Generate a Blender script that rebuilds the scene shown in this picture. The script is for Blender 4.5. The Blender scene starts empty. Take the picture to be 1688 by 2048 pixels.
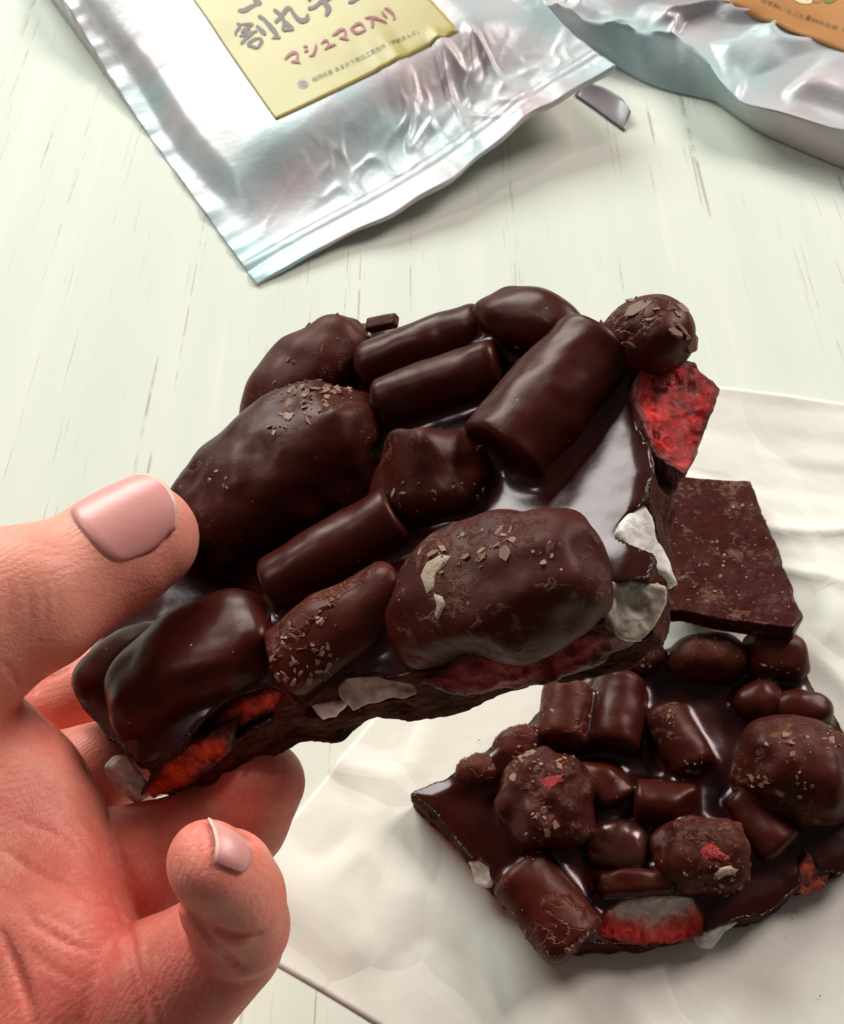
import bpy, math, random
import numpy as np
from mathutils import Matrix, Vector
rng = np.random.default_rng(7)
random.seed(7)
CM = 0.01
sc = bpy.context.scene
col = sc.collection

# ------------------------------------------------------------------ camera
FPX, PITCH = 2100.0, math.radians(54.5)
C = np.array([0.0, 0.0, 25.0])                       # centimetres
F = np.array([0, math.cos(PITCH), -math.sin(PITCH)])
R = np.array([1.0, 0, 0])
U = np.array([0, math.sin(PITCH), math.cos(PITCH)])
cam_d = bpy.data.cameras.new('camera')
cam = bpy.data.objects.new('camera', cam_d)
col.objects.link(cam)
cam.location = C * CM
cam.rotation_euler = (math.pi / 2 - PITCH, 0, 0)
cam_d.sensor_fit = 'HORIZONTAL'
cam_d.sensor_width = 36.0
cam_d.lens = FPX / 1688 * 36.0
cam_d.clip_start, cam_d.clip_end = 0.01, 50
cam_d.dof.use_dof = True
cam_d.dof.focus_distance = 0.170
cam_d.dof.aperture_fstop = 90
sc.camera = cam
# ------------------------------------------------------------------ room light
w = bpy.data.worlds.new('World')
sc.world = w
w.use_nodes = True
w.node_tree.nodes['Background'].inputs[0].default_value = (1.0, 0.93, 0.90, 1)
w.node_tree.nodes['Background'].inputs[1].default_value = 0.07


def lamp(name, loc, target, size, power, colour, size_y=None, shape=None):
    d = bpy.data.lights.new(name, 'AREA')
    d.shape = shape or ('RECTANGLE' if size_y else 'SQUARE')
    d.size = size
    if size_y:
        d.size_y = size_y
    d.energy = power
    d.color = colour
    o = bpy.data.objects.new(name, d)
    col.objects.link(o)
    o.location = loc
    o.rotation_euler = (Vector(target) - Vector(loc)).to_track_quat('-Z', 'Y').to_euler()
    return o


lamp('window_light', (-1.25, 2.55, 1.65), (0, 0.2, 0.05), 1.9, 92, (0.93, 1.0, 0.94), 1.2)
lamp('ceiling_light', (1.75, 1.75, 1.75), (0, 0.2, 0), 1.0, 58, (1.0, 0.90, 0.85))
lamp('small_ceiling_light', (-1.7, 0.55, 1.9), (0, 0.2, 0), 0.25, 7, (1.0, 0.92, 0.90))
vs = sc.view_settings
sc.display_settings.display_device = 'sRGB'
vs.view_transform, vs.look = 'Standard', 'None'
vs.exposure, vs.gamma, vs.use_curve_mapping = 0.24, 1.0, False
sc.cycles.use_denoising = True


# ------------------------------------------------------------------ pixel to place
def ray(x, y):
    return F + R * (x - 844) / FPX + U * (1024 - y) / FPX


def at(x, y, d):
    return C + ray(x, y) * d


def tbl(x, y, z=0.0):
    r = ray(x, y)
    return C + r * (z - C[2]) / r[2]


# ------------------------------------------------------------------ numeric helpers
def hsh(ix, iy, iz, seed):
    n = ix * np.int32(374761393) + iy * np.int32(668265263) + iz * np.int32(1274126177) + np.int32((seed * 974711) % 2147483647)
    n = (n ^ (n >> 13)) * np.int32(1103515245)
    n = n ^ (n >> 16)
    return (n & 0xffff).astype(np.float32) * np.float32(1 / 32767.5) - np.float32(1)


def noise(P, f, seed=0):
    p = (np.asarray(P) * f).astype(np.float32) + np.float32(200.0)
    if p.shape[-1] == 2:
        p = np.concatenate([p, np.zeros_like(p[..., :1])], -1)
    fl = np.floor(p)
    i = fl.astype(np.int32)
    t = p - fl
    t = t * t * (3 - 2 * t)
    x, y, z = i[..., 0], i[..., 1], i[..., 2]
    tx, ty, tz = t[..., 0], t[..., 1], t[..., 2]
    o2 = []
    with np.errstate(over='ignore'):
        for c in (0, 1):
            o1 = []
            for b in (0, 1):
                h0, h1 = hsh(x, y + b, z + c, seed), hsh(x + 1, y + b, z + c, seed)
                o1.append(h0 + (h1 - h0) * tx)
            o2.append(o1[0] + (o1[1] - o1[0]) * ty)
    return o2[0] + (o2[1] - o2[0]) * tz


def fbm(P, f, seed=0, n=3):
    o, a = 0, 1.0
    for k in range(n):
        o = o + a * noise(P, f * 2 ** k, seed + k)
        a *= 0.5
    return o


def smin(a, b, k):
    h = np.clip(0.5 + 0.5 * (b - a) / k, 0, 1)
    return b + (a - b) * h - k * h * (1 - h)


def smax(a, b, k):
    return -smin(-a, -b, k)


def sstep(a, b, x):
    t = np.clip((x - a) / (b - a), 0, 1)
    return t * t * (3 - 2 * t)


def surface_nets(G, org, h):
    S = G < 0
    nx, ny, nz = G.shape
    cnt = np.zeros((nx - 1, ny - 1, nz - 1), np.int8)
    for a in (0, 1):
        for b in (0, 1):
            for c in (0, 1):
                cnt += S[a:nx - 1 + a, b:ny - 1 + b, c:nz - 1 + c]
    act = (cnt > 0) & (cnt < 8)
    ii = np.argwhere(act)
    idx = -np.ones(act.shape, np.int64)
    idx[act] = np.arange(len(ii))
    acc = np.zeros((len(ii), 3))
    num = np.zeros(len(ii))
    cs = [(a, b, c) for a in (0, 1) for b in (0, 1) for c in (0, 1)]
    for p in cs:
        for ax in range(3):
            if p[ax] == 0:
                q = list(p)
                q[ax] = 1
                fa = G[ii[:, 0] + p[0], ii[:, 1] + p[1], ii[:, 2] + p[2]]
                fb = G[ii[:, 0] + q[0], ii[:, 1] + q[1], ii[:, 2] + q[2]]
                m = (fa < 0) != (fb < 0)
                t = np.where(m, fa / np.where(m, fa - fb, 1), 0)
                pos = np.tile(np.array(p, float), (len(ii), 1))
                pos[:, ax] += t
                acc += pos * m[:, None]
                num += m
    V = org + (ii + acc / num[:, None]) * h
    quads = []
    for ax in range(3):
        b, c = (ax + 1) % 3, (ax + 2) % 3
        sl0 = [slice(None)] * 3
        sl1 = [slice(None)] * 3
        sl0[ax] = slice(0, -1)
        sl1[ax] = slice(1, None)
        ch = S[tuple(sl0)] != S[tuple(sl1)]
        e = np.argwhere(ch)
        lim = np.array(act.shape)
        ok = (e[:, b] > 0) & (e[:, c] > 0) & (e[:, b] < lim[b]) & (e[:, c] < lim[c])
        e = e[ok]
        st = S[e[:, 0], e[:, 1], e[:, 2]]
        q = []
        for db, dc in ((-1, -1), (0, -1), (0, 0), (-1, 0)):
            o = e.copy()
            o[:, b] += db
            o[:, c] += dc
            q.append(idx[o[:, 0], o[:, 1], o[:, 2]])
        q = np.stack(q, 1)
        q[~st] = q[~st][:, ::-1]
        quads.append(q)
    return V, np.concatenate(quads)


def net(fn, lo, hi, h):
    lo, hi = np.array(lo, float), np.array(hi, float)
    n = np.ceil((hi - lo) / h).astype(int) + 1
    ax = [lo[k] + np.arange(n[k]) * h for k in range(3)]
    P = np.stack(np.meshgrid(*ax, indexing='ij'), -1).astype(np.float32)
    G = fn(P.reshape(-1, 3)).reshape(n)
    return surface_nets(G.astype(np.float64), lo, h)


def mesh_obj(name, V, faces, mat, parent=None, smooth=True, scale=CM):
    me = bpy.data.meshes.new(name)
    V = np.asarray(V, float) * scale
    if isinstance(faces, np.ndarray):
        faces = faces.tolist()
    me.from_pydata(V.tolist(), [], faces)
    me.update()
    if smooth:
        me.polygons.foreach_set('use_smooth', [True] * len(me.polygons))
    for m in (mat if isinstance(mat, (list, tuple)) else [mat]):
        me.materials.append(m)
    o = bpy.data.objects.new(name, me)
    col.objects.link(o)
    if parent:
        o.parent = parent
    return o


def tag(o, label=None, cat=None, group=None, kind=None):
    if label:
        o['label'] = label
    if cat:
        o['category'] = cat
    if group:
        o['group'] = group
    if kind:
        o['kind'] = kind
    return o


# ------------------------------------------------------------------ materials
class NB:
    def __init__(s, name):
        s.m = bpy.data.materials.new(name)
        s.m.use_nodes = True
        s.nt = s.m.node_tree
        s.p = s.nt.nodes['Principled BSDF']
        s.tc = s.nt.nodes.new('ShaderNodeTexCoord').outputs['Object']

    def n(s, t, **k):
        nd = s.nt.nodes.new(t)
        for a, b in k.items():
            if isinstance(b, (int, float, str, bool)) and hasattr(nd, a):
                setattr(nd, a, b)
        return nd

    def link(s, a, b):
        s.nt.links.new(a, b)

    def mapping(s, sc3, rot=(0, 0, 0)):
        m = s.n('ShaderNodeMapping')
        m.inputs['Scale'].default_value = sc3
        m.inputs['Rotation'].default_value = rot
        s.link(s.tc, m.inputs[0])
        return m.outputs[0]

    def noise(s, scale, detail=4, vec=None, rough=0.55, dist=0.0):
        n = s.n('ShaderNodeTexNoise')
        n.inputs['Scale'].default_value = scale
        n.inputs['Detail'].default_value = detail
        n.inputs['Roughness'].default_value = rough
        n.inputs['Distortion'].default_value = dist
        s.link(vec or s.tc, n.inputs['Vector'])
        return n.outputs['Fac']

    def vor(s, scale, feature='F1', vec=None, out='Distance', rnd=1.0):
        n = s.n('ShaderNodeTexVoronoi')
        n.feature = feature
        n.inputs['Scale'].default_value = scale
        n.inputs['Randomness'].default_value = rnd
        s.link(vec or s.tc, n.inputs['Vector'])
        return n.outputs[out]

    def ramp(s, fac, stops, interp='LINEAR'):
        r = s.n('ShaderNodeValToRGB')
        r.color_ramp.interpolation = interp
        el = r.color_ramp.elements
        while len(el) < len(stops):
            el.new(0.5)
        for e, (p, c) in zip(el, stops):
            e.position = p
            e.color = (c, c, c, 1) if isinstance(c, (int, float)) else (*c, 1)
        s.link(fac, r.inputs[0])
        return r.outputs[0]

    def mix(s, fac, a, b, mode='MIX'):
        m = s.n('ShaderNodeMix')
        m.data_type = 'RGBA'
        m.blend_type = mode
        for sock, v in ((m.inputs[0], fac), (m.inputs[6], a), (m.inputs[7], b)):
            if isinstance(v, (int, float)):
                sock.default_value = v if sock is m.inputs[0] else (v, v, v, 1)
            elif isinstance(v, tuple):
                sock.default_value = (*v, 1)
            else:
                s.link(v, sock)
        return m.outputs[2]

    def math(s, op, a, b=0.0):
        m = s.n('ShaderNodeMath')
        m.operation = op
        for i, v in enumerate((a, b)):
            if isinstance(v, (int, float)):
                m.inputs[i].default_value = v
            else:
                s.link(v, m.inputs[i])
        return m.outputs[0]

    def bump(s, h, strength, dist, prev=None):
        b = s.n('ShaderNodeBump')
        b.inputs['Strength'].default_value = strength
        b.inputs['Distance'].default_value = dist
        s.link(h, b.inputs['Height'])
        if prev:
            s.link(prev, b.inputs['Normal'])
        return b.outputs[0]

    def set(s, **k):
        for a, v in k.items():
            sock = s.p.inputs[a.replace('_', ' ')]
            if isinstance(v, (int, float)):
                sock.default_value = v
            elif isinstance(v, tuple):
                sock.default_value = (*v, 1) if len(v) == 3 and sock.type == 'RGBA' else v
            else:
                s.link(v, sock)
        return s


def chocolate(name, rough=0.32, scuff=0.0, base=(0.060, 0.0072, 0.0034), crack=0.0, spec=0.24, lumpy=0.25):
    b = NB(name)
    dark = tuple(c * 0.55 for c in base)
    c = b.mix(b.noise(120, 3), dark, base)
    n2 = b.noise(330, 5)
    rgh = b.math('ADD', b.math('MULTIPLY', n2, 0.22), rough - 0.11)
    rgh = b.math('ADD', rgh, b.math('MULTIPLY', b.math('SUBTRACT', b.noise(55, 3), 0.5), 0.35))
    nrm = b.bump(b.noise(260, 4), lumpy, 0.0006, b.bump(b.noise(85, 2), 0.30, 0.0035))
    # fine pale crumbs stuck to the coating
    sp = b.ramp(b.vor(700), [(0.0, 1.0), (0.10, 1.0), (0.13, 0.0)])
    spm = b.math('MULTIPLY', sp, b.ramp(b.noise(420, 2), [(0.60, 0.0), (0.66, 1.0)]))
    if crack:
        nz = b.n('ShaderNodeTexNoise')
        nz.inputs['Scale'].default_value = 190
        nz.inputs['Detail'].default_value = 4
        b.link(b.tc, nz.inputs['Vector'])
        vm = b.n('ShaderNodeVectorMath')
        vm.operation = 'MULTIPLY_ADD'
        b.link(nz.outputs['Color'], vm.inputs[0])
        vm.inputs[1].default_value = (.009, .009, .009)
        b.link(b.tc, vm.inputs[2])
        e = b.vor(crack, 'DISTANCE_TO_EDGE', vm.outputs[0])
        area = b.ramp(b.noise(95, 2), [(0.47, 0.0), (0.57, 1.0)])
        ln = b.math('MULTIPLY', b.ramp(e, [(0.0, 1.0), (0.035, 0.0)]), area)
        c = b.mix(b.math('MULTIPLY', ln, 0.7), c, (0.34, 0.16, 0.10))
        nrm = b.bump(b.math('MULTIPLY', b.ramp(e, [(0.0, 0.0), (0.06, 1.0)]), area), 0.6, 0.0006, nrm)
    if scuff:
        big = b.noise(75, 3)
        fine = b.noise(620, 6, dist=0.6)
        thr = 0.70 - 0.13 * scuff
        s = b.ramp(b.math('ADD', b.math('MULTIPLY', big, 0.55), b.math('MULTIPLY', fine, 0.45)), [(thr - 0.06, 0.0), (thr, 0.75), (thr + 0.05, 1.0)])
        tone = b.mix(b.noise(900, 4), (0.15, 0.042, 0.02), (0.34, 0.16, 0.10))
        c = b.mix(b.math('MULTIPLY', s, 0.55), c, tone)
        rgh = b.math('ADD', rgh, b.math('MULTIPLY', s, 0.3))
        nrm = b.bump(b.math('MULTIPLY', s, fine), 0.6, 0.0009, nrm)
    c = b.mix(spm, c, (0.45, 0.30, 0.23))
    nrm = b.bump(spm, 0.5, 0.0004, nrm)
    b.set(Base_Color=c, Roughness=rgh, Normal=nrm, Specular_IOR_Level=spec, Specular_Tint=(1.0, 0.72, 0.66))
    return b.m


M = {}
M['glossy'] = chocolate('glossy_chocolate', 0.20, 0, (0.06, 0.014, 0.010), spec=0.6, lumpy=0.12)
M['satin'] = chocolate('satin_chocolate', 0.37, 0, lumpy=0.12)
M['satin2'] = chocolate('satin_chocolate_scuffed', 0.42, 0.35, lumpy=0.25)
M['scuffed'] = chocolate('scuffed_chocolate', 0.48, 0.7, (0.064, 0.0080, 0.0038), lumpy=0.35)
M['cracked'] = chocolate('cracked_chocolate', 0.45, 0.3, (0.085, 0.0110, 0.0050), crack=210, lumpy=0.3)
M['milk'] = chocolate('brown_chocolate', 0.47, 0.35, (0.085, 0.0135, 0.0058), lumpy=0.25)


def base_mat():
    b = NB('chocolate_slab')
    # snapped faces look drier and browner than the poured top
    g = b.n('ShaderNodeNewGeometry')
    at_ = b.n('ShaderNodeAttribute')
    at_.attribute_name = 'snapped'
    sn = at_.outputs['Fac']
    c0 = b.mix(b.noise(120, 3), (0.022, 0.0034, 0.0022), (0.040, 0.0058, 0.0036))
    fib = b.noise(1, 6, b.mapping((260, 260, 900)), 0.65)
    c1 = b.mix(b.ramp(fib, [(0.38, 0.0), (0.68, 1.0)]), (0.022, 0.005, 0.003), (0.13, 0.034, 0.014))
    c1 = b.mix(b.ramp(b.noise(520, 6, dist=1.0), [(0.64, 0.0), (0.70, 0.5)]), c1, (0.28, 0.12, 0.06))
    c = b.mix(sn, c0, c1)
    r = b.math('ADD', b.math('MULTIPLY', sn, 0.40), b.math('ADD', b.math('MULTIPLY', b.noise(300, 4), 0.14), 0.16))
    n1 = b.bump(b.noise(150, 3), 0.10, 0.001)
    n2 = b.bump(b.math('MULTIPLY', b.math('ADD', fib, b.noise(700, 5)), sn), 0.9, 0.0012, n1)
    b.set(Base_Color=c, Roughness=r, Normal=n2, Specular_IOR_Level=b.math('SUBTRACT', 0.40, b.math('MULTIPLY', sn, 0.32)), Specular_Tint=(1.0, 0.84, 0.88))
    return b.m


M['base'] = base_mat()
M['smear'] = None


def fruit_mat(name, pale=0.25, orange=0.0, dark=0.5):
    rimw = 0.9
    b = NB(name)
    f = b.noise(1, 6, b.mapping((420, 420, 170), (0.3, 0.5, 0.2)), 0.7, 1.2)
    red = (0.40, 0.008, 0.005) if dark > 1 else (0.90, 0.022 + 0.10 * orange, 0.018)
    deep = (0.26 - 0.10 * dark * .8, 0.006, 0.004)
    c = b.mix(b.ramp(f, [(0.30, 0.0), (0.58, 1.0)]), deep, red)
    c = b.mix(b.ramp(b.noise(170, 3), [(0.50 + 0.15 * dark - 0.1, 1.0), (0.72, 0.0)]), (0.14, 0.010, 0.006), c)
    c = b.mix(b.math('MULTIPLY', b.ramp(b.noise(520, 5, dist=2.0), [(0.60, 0.0), (0.70, 1.0)]), pale), c, (0.85, 0.42, 0.34))
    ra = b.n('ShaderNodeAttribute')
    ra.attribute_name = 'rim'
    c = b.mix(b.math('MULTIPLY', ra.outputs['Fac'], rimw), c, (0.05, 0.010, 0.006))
    nn = b.bump(f, 0.8, 0.0012, b.bump(b.noise(900, 5), 0.5, 0.0006))
    b.set(Base_Color=c, Roughness=0.24, Normal=nn, Subsurface_Weight=0.35, Subsurface_Radius=(1.0, 0.15, 0.08), Subsurface_Scale=0.003)
    return b.m


M['berry'] = fruit_mat('strawberry_flesh', 0.35, 0, 0.2)
M['berry_dark'] = fruit_mat('strawberry_flesh_in_chocolate', 0.06, 0.3, 1.2)
M['berry_orange'] = fruit_mat('freeze_dried_strawberry', 0.5, 0.8, 0.3)


def berry_slice():
    b = NB('strawberry_slice_with_pale_heart')
    at_ = b.n('ShaderNodeAttribute')
    at_.attribute_name = 'heart'
    f = b.noise(1, 6, b.mapping((500, 500, 220)), 0.7, 1.0)
    h = b.math('ADD', at_.outputs['Fac'], b.math('MULTIPLY', b.math('SUBTRACT', f, 0.5), 0.9))
    c = b.ramp(h, [(0.02, (0.22, 0.008, 0.005)), (0.22, (0.90, 0.022, 0.016)), (0.55, (0.98, 0.16, 0.12)), (0.85, (1.0, 0.78, 0.70))])
    b.set(Base_Color=c, Roughness=0.45, Normal=b.bump(f, 0.9, 0.0012), Subsurface_Weight=0.5, Subsurface_Radius=(1, .35, .25), Subsurface_Scale=0.006)
    return b.m


M['berry_slice'] = berry_slice()


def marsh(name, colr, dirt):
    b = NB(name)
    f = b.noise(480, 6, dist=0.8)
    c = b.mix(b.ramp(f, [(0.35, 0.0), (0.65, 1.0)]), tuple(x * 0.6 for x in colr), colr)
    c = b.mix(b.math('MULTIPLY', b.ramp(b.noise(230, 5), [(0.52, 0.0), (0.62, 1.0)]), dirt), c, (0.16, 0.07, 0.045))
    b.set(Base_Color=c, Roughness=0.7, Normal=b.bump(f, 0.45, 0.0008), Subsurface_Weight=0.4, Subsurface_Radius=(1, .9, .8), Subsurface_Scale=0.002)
    return b.m


M['white'] = marsh('marshmallow_white', (0.95, 0.91, 0.82), 0.06)
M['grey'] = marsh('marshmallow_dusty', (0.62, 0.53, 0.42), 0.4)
b = NB('dried_cream_smear')
b.set(Base_Color=b.mix(b.noise(400, 4), (0.30, 0.19, 0.12), (0.58, 0.44, 0.33)), Roughness=0.6, Normal=b.bump(b.noise(500, 4), 0.5, 0.0008))
M['smear'] = b.m
b = NB('pale_chocolate_flakes')
c = b.mix(b.noise(500, 3), (0.11, 0.030, 0.016), (0.36, 0.19, 0.12))
b.set(Base_Color=c, Roughness=0.55)
M['flake'] = b.m


def skin_mat():
    b = NB('skin')
    at_ = b.n('ShaderNodeAttribute')
    at_.attribute_name = 'crease'
    n1 = b.noise(60, 4)
    n2 = b.noise(260, 4)
    c = b.mix(b.ramp(n1, [(0.30, 0.0), (0.70, 1.0)]), (0.72, 0.125, 0.095), (0.79, 0.24, 0.175))
    c = b.mix(b.math('MULTIPLY', b.ramp(b.noise(28, 3), [(0.42, 0.0), (0.60, 1.0)]), 0.40), c, (0.84, 0.38, 0.26))
    c = b.mix(b.math('MULTIPLY', b.ramp(n2, [(0.45, 0.0), (0.70, 1.0)]), 0.45), c, (0.72, 0.13, 0.10))
    c = b.mix(b.math('MULTIPLY', b.ramp(b.noise(900, 3), [(0.50, 0.0), (0.72, 1.0)]), 0.25), c, (0.86, 0.46, 0.36))
    ta_ = b.n('ShaderNodeAttribute')
    ta_.attribute_name = 'thumb'
    c = b.mix(b.math('MULTIPLY', ta_.outputs['Fac'], 0.55), c, (0.84, 0.43, 0.31))
    wv = b.n('ShaderNodeTexWave')
    wv.inputs['Scale'].default_value = 560
    wv.inputs['Distortion'].default_value = 9
    wv.inputs['Detail'].default_value = 3
    wv.inputs['Detail Scale'].default_value = 0.35
    b.link(b.mapping((0.6, 1, 0.8), (0.4, 0.3, 0.6)), wv.inputs['Vector'])
    pores = b.vor(1300, 'DISTANCE_TO_EDGE', b.mapping((1, 0.55, 1), (0.3, 0.5, 0.8)))
    nn = b.bump(b.noise(1, 4, b.mapping((900, 2600, 900), (0.5, 0.3, 0.7)), 0.6, 0.4), 0.22, 0.0003, b.bump(b.noise(420, 5), 0.16, 0.0005))
    nn = b.bump(b.noise(1500, 3), 0.20, 0.0002, nn)
    nn = b.bump(wv.outputs['Fac'], 0.16, 0.00015, nn)
    nn = b.bump(b.ramp(pores, [(0.0, 0.0), (0.18, 1.0)]), 0.16, 0.0002, nn)
    b.set(Base_Color=c, Roughness=b.math('ADD', b.math('MULTIPLY', n2, 0.2), 0.38), Normal=nn, Subsurface_Weight=0.30,
          Subsurface_Radius=(1.0, 0.28, 0.14), Subsurface_Scale=0.0028, Specular_IOR_Level=0.35)
    return b.m


M['skin'] = skin_mat()
b = NB('fingernail')
str_ = b.noise(1, 3, b.mapping((1500, 60, 60)), 0.6)
c = b.mix(b.noise(120, 3), (0.70, 0.29, 0.26), (0.74, 0.34, 0.31))
b.set(Base_Color=c, Roughness=0.36, Normal=b.bump(b.noise(1, 3, b.mapping((90, 900, 90), (0, 0, 0.55))), 0.09, 0.0003),
      Subsurface_Weight=0.2, Subsurface_Radius=(1, .4, .3), Subsurface_Scale=0.002, Specular_IOR_Level=0.5)
M['nail'] = b.m
b = NB('nail_free_edge')
b.set(Base_Color=(0.82, 0.55, 0.43), Roughness=0.4)
M['nail_tip'] = b.m


def foil_mat():
    b = NB('silver_foil')
    c = b.mix(b.ramp(b.noise(16, 2), [(0.38, 0.0), (0.62, 1.0)]), (0.41, 0.56, 0.575), (0.60, 0.515, 0.525))  # cyan and pink reflections of the room painted into the foil's base colour
    b.set(Base_Color=c, Metallic=0.05, Roughness=0.36, Normal=b.bump(b.noise(55, 4), 0.16, 0.004), Specular_IOR_Level=0.45)
    return b.m


M['foil'] = foil_mat()


def paint(name, c, rough=0.5, var=0.12):
    b = NB(name)
    cc = b.mix(b.noise(90, 4), tuple(x * (1 - var) for x in c), c)
    b.set(Base_Color=cc, Roughness=rough)
    return b.m


M['label_yellow'] = paint('yellow_label_paper', (0.48, 0.385, 0.095), 0.42, 0.10)
M['label_orange'] = paint('orange_label_paper', (0.52, 0.22, 0.055), 0.45, 0.10)
M['ink_brown'] = paint('brown_brush_ink', (0.085, 0.020, 0.009), 0.5, 0.4)
M['ink_red'] = paint('red_brush_ink', (0.36, 0.008, 0.030), 0.5, 0.3)
M['ink_small'] = paint('olive_print', (0.15, 0.11, 0.035), 0.5, 0.2)
M['ink_halo'] = paint('pale_pink_outline', (0.66, 0.45, 0.32), 0.5, 0.05)
M['emblem'] = paint('mauve_print', (0.36, 0.24, 0.22), 0.5, 0.1)
M['print_cream'] = paint('cream_print', (0.80, 0.68, 0.42), 0.45, 0.1)
M['print_green'] = paint('green_print', (0.16, 0.28, 0.02), 0.45, 0.3)
M['print_brown'] = paint('tan_print', (0.48, 0.19, 0.08), 0.45, 0.2)


M['flap'] = paint('grey_foil_back', (0.33, 0.28, 0.31), 0.35, 0.3)


def table_mat():
    b = NB('white_painted_oak')
    ang = -0.0933
    g = b.mapping((1, 0.045, 1), (0, 0, ang))
    wv = b.noise(55, 3, b.mapping((1, 0.05, 1), (0, 0, ang)))
    cl = b.mix(b.noise(7, 3), (0.67, 0.715, 0.605), (0.71, 0.73, 0.65))
    cl = b.mix(b.math('MULTIPLY', b.ramp(wv, [(0.4, 0.0), (0.7, 1.0)]), 0.35), cl, (0.84, 0.82, 0.74))
    pores = b.noise(900, 2, b.mapping((1, 0.022, 1), (0, 0, ang)), 0.5, 0.25)
    gate = b.ramp(b.noise(40, 2, b.mapping((1, 0.25, 1), (0, 0, ang))), [(0.46, 0.0), (0.62, 1.0)])
    m = b.math('MULTIPLY', b.math('MULTIPLY', b.ramp(pores, [(0.655, 0.0), (0.70, 1.0)]), gate), 0.8)
    lpm = b.math('MULTIPLY', b.ramp(b.noise(640, 2, b.mapping((1, 0.008, 1), (0, 0, ang)), 0.5, 0.5), [(0.662, 0.0), (0.685, 1.0)]),
                 b.ramp(b.noise(170, 4, b.mapping((0.5, 0.5, 1), (0, 0, ang))), [(0.42, 0.0), (0.54, 1.0)]))
    tot = b.math('MAXIMUM', m, lpm)
    c = b.mix(b.math('MULTIPLY', tot, 0.50), cl, (0.26, 0.18, 0.13))
    pale = b.ramp(b.noise(210, 3, b.mapping((1, 0.03, 1), (0, 0, ang + 0.01)), 0.5, 0.5), [(0.66, 0.0), (0.70, 1.0)])
    c = b.mix(b.math('MULTIPLY', pale, 0.15), c, (0.92, 0.90, 0.83))
    b.set(Base_Color=c, Roughness=0.60, Normal=b.bump(tot, -0.5, 0.0006, b.bump(wv, 0.05, 0.001)), Specular_IOR_Level=0.15)
    return b.m


M['table'] = table_mat()
b = NB('parchment')
nz = b.n('ShaderNodeTexNoise')
nz.inputs['Scale'].default_value = 14
b.link(b.tc, nz.inputs['Vector'])
vm = b.n('ShaderNodeVectorMath')
vm.operation = 'MULTIPLY_ADD'
b.link(nz.outputs['Color'], vm.inputs[0])
vm.inputs[1].default_value = (.05, .05, .05)
b.link(b.tc, vm.inputs[2])
fold = b.vor(24, 'DISTANCE_TO_EDGE', vm.outputs[0])
c = b.mix(b.noise(25, 3), (0.86, 0.835, 0.73), (0.90, 0.87, 0.78))
b.set(Base_Color=c, Roughness=0.48, Normal=b.bump(b.noise(22, 4, rough=0.5), 0.22, 0.006, b.bump(b.noise(170, 4), 0.12, 0.0008, b.bump(b.ramp(fold, [(0.0, 0.0), (0.10, 0.8), (0.4, 1.0)]), 0.14, 0.0025))), Specular_IOR_Level=0.35)
tr = b.n('ShaderNodeBsdfTranslucent')
tr.inputs[0].default_value = (0.8, 0.76, 0.66, 1)
mx = b.n('ShaderNodeMixShader')
mx.inputs[0].default_value = 0.12
b.link(b.p.outputs[0], mx.inputs[1])
b.link(tr.outputs[0], mx.inputs[2])
b.link(mx.outputs[0], b.nt.nodes['Material Output'].inputs[0])
M['paper'] = b.m

# ------------------------------------------------------------------ table top
X0, X1, Y0, Y1 = -60, 60, -25, 95
V = [(X0, Y0, 0), (X1, Y0, 0), (X1, Y1, 0), (X0, Y1, 0), (X0, Y0, -3), (X1, Y0, -3), (X1, Y1, -3), (X0, Y1, -3)]
tb = mesh_obj('table_top', V, [(0, 1, 2, 3), (7, 6, 5, 4), (0, 4, 5, 1), (1, 5, 6, 2), (2, 6, 7, 3), (3, 7, 4, 0)], M['table'], smooth=False)
tag(tb, 'white painted oak table top with dark grain pores', kind='structure')


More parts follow.
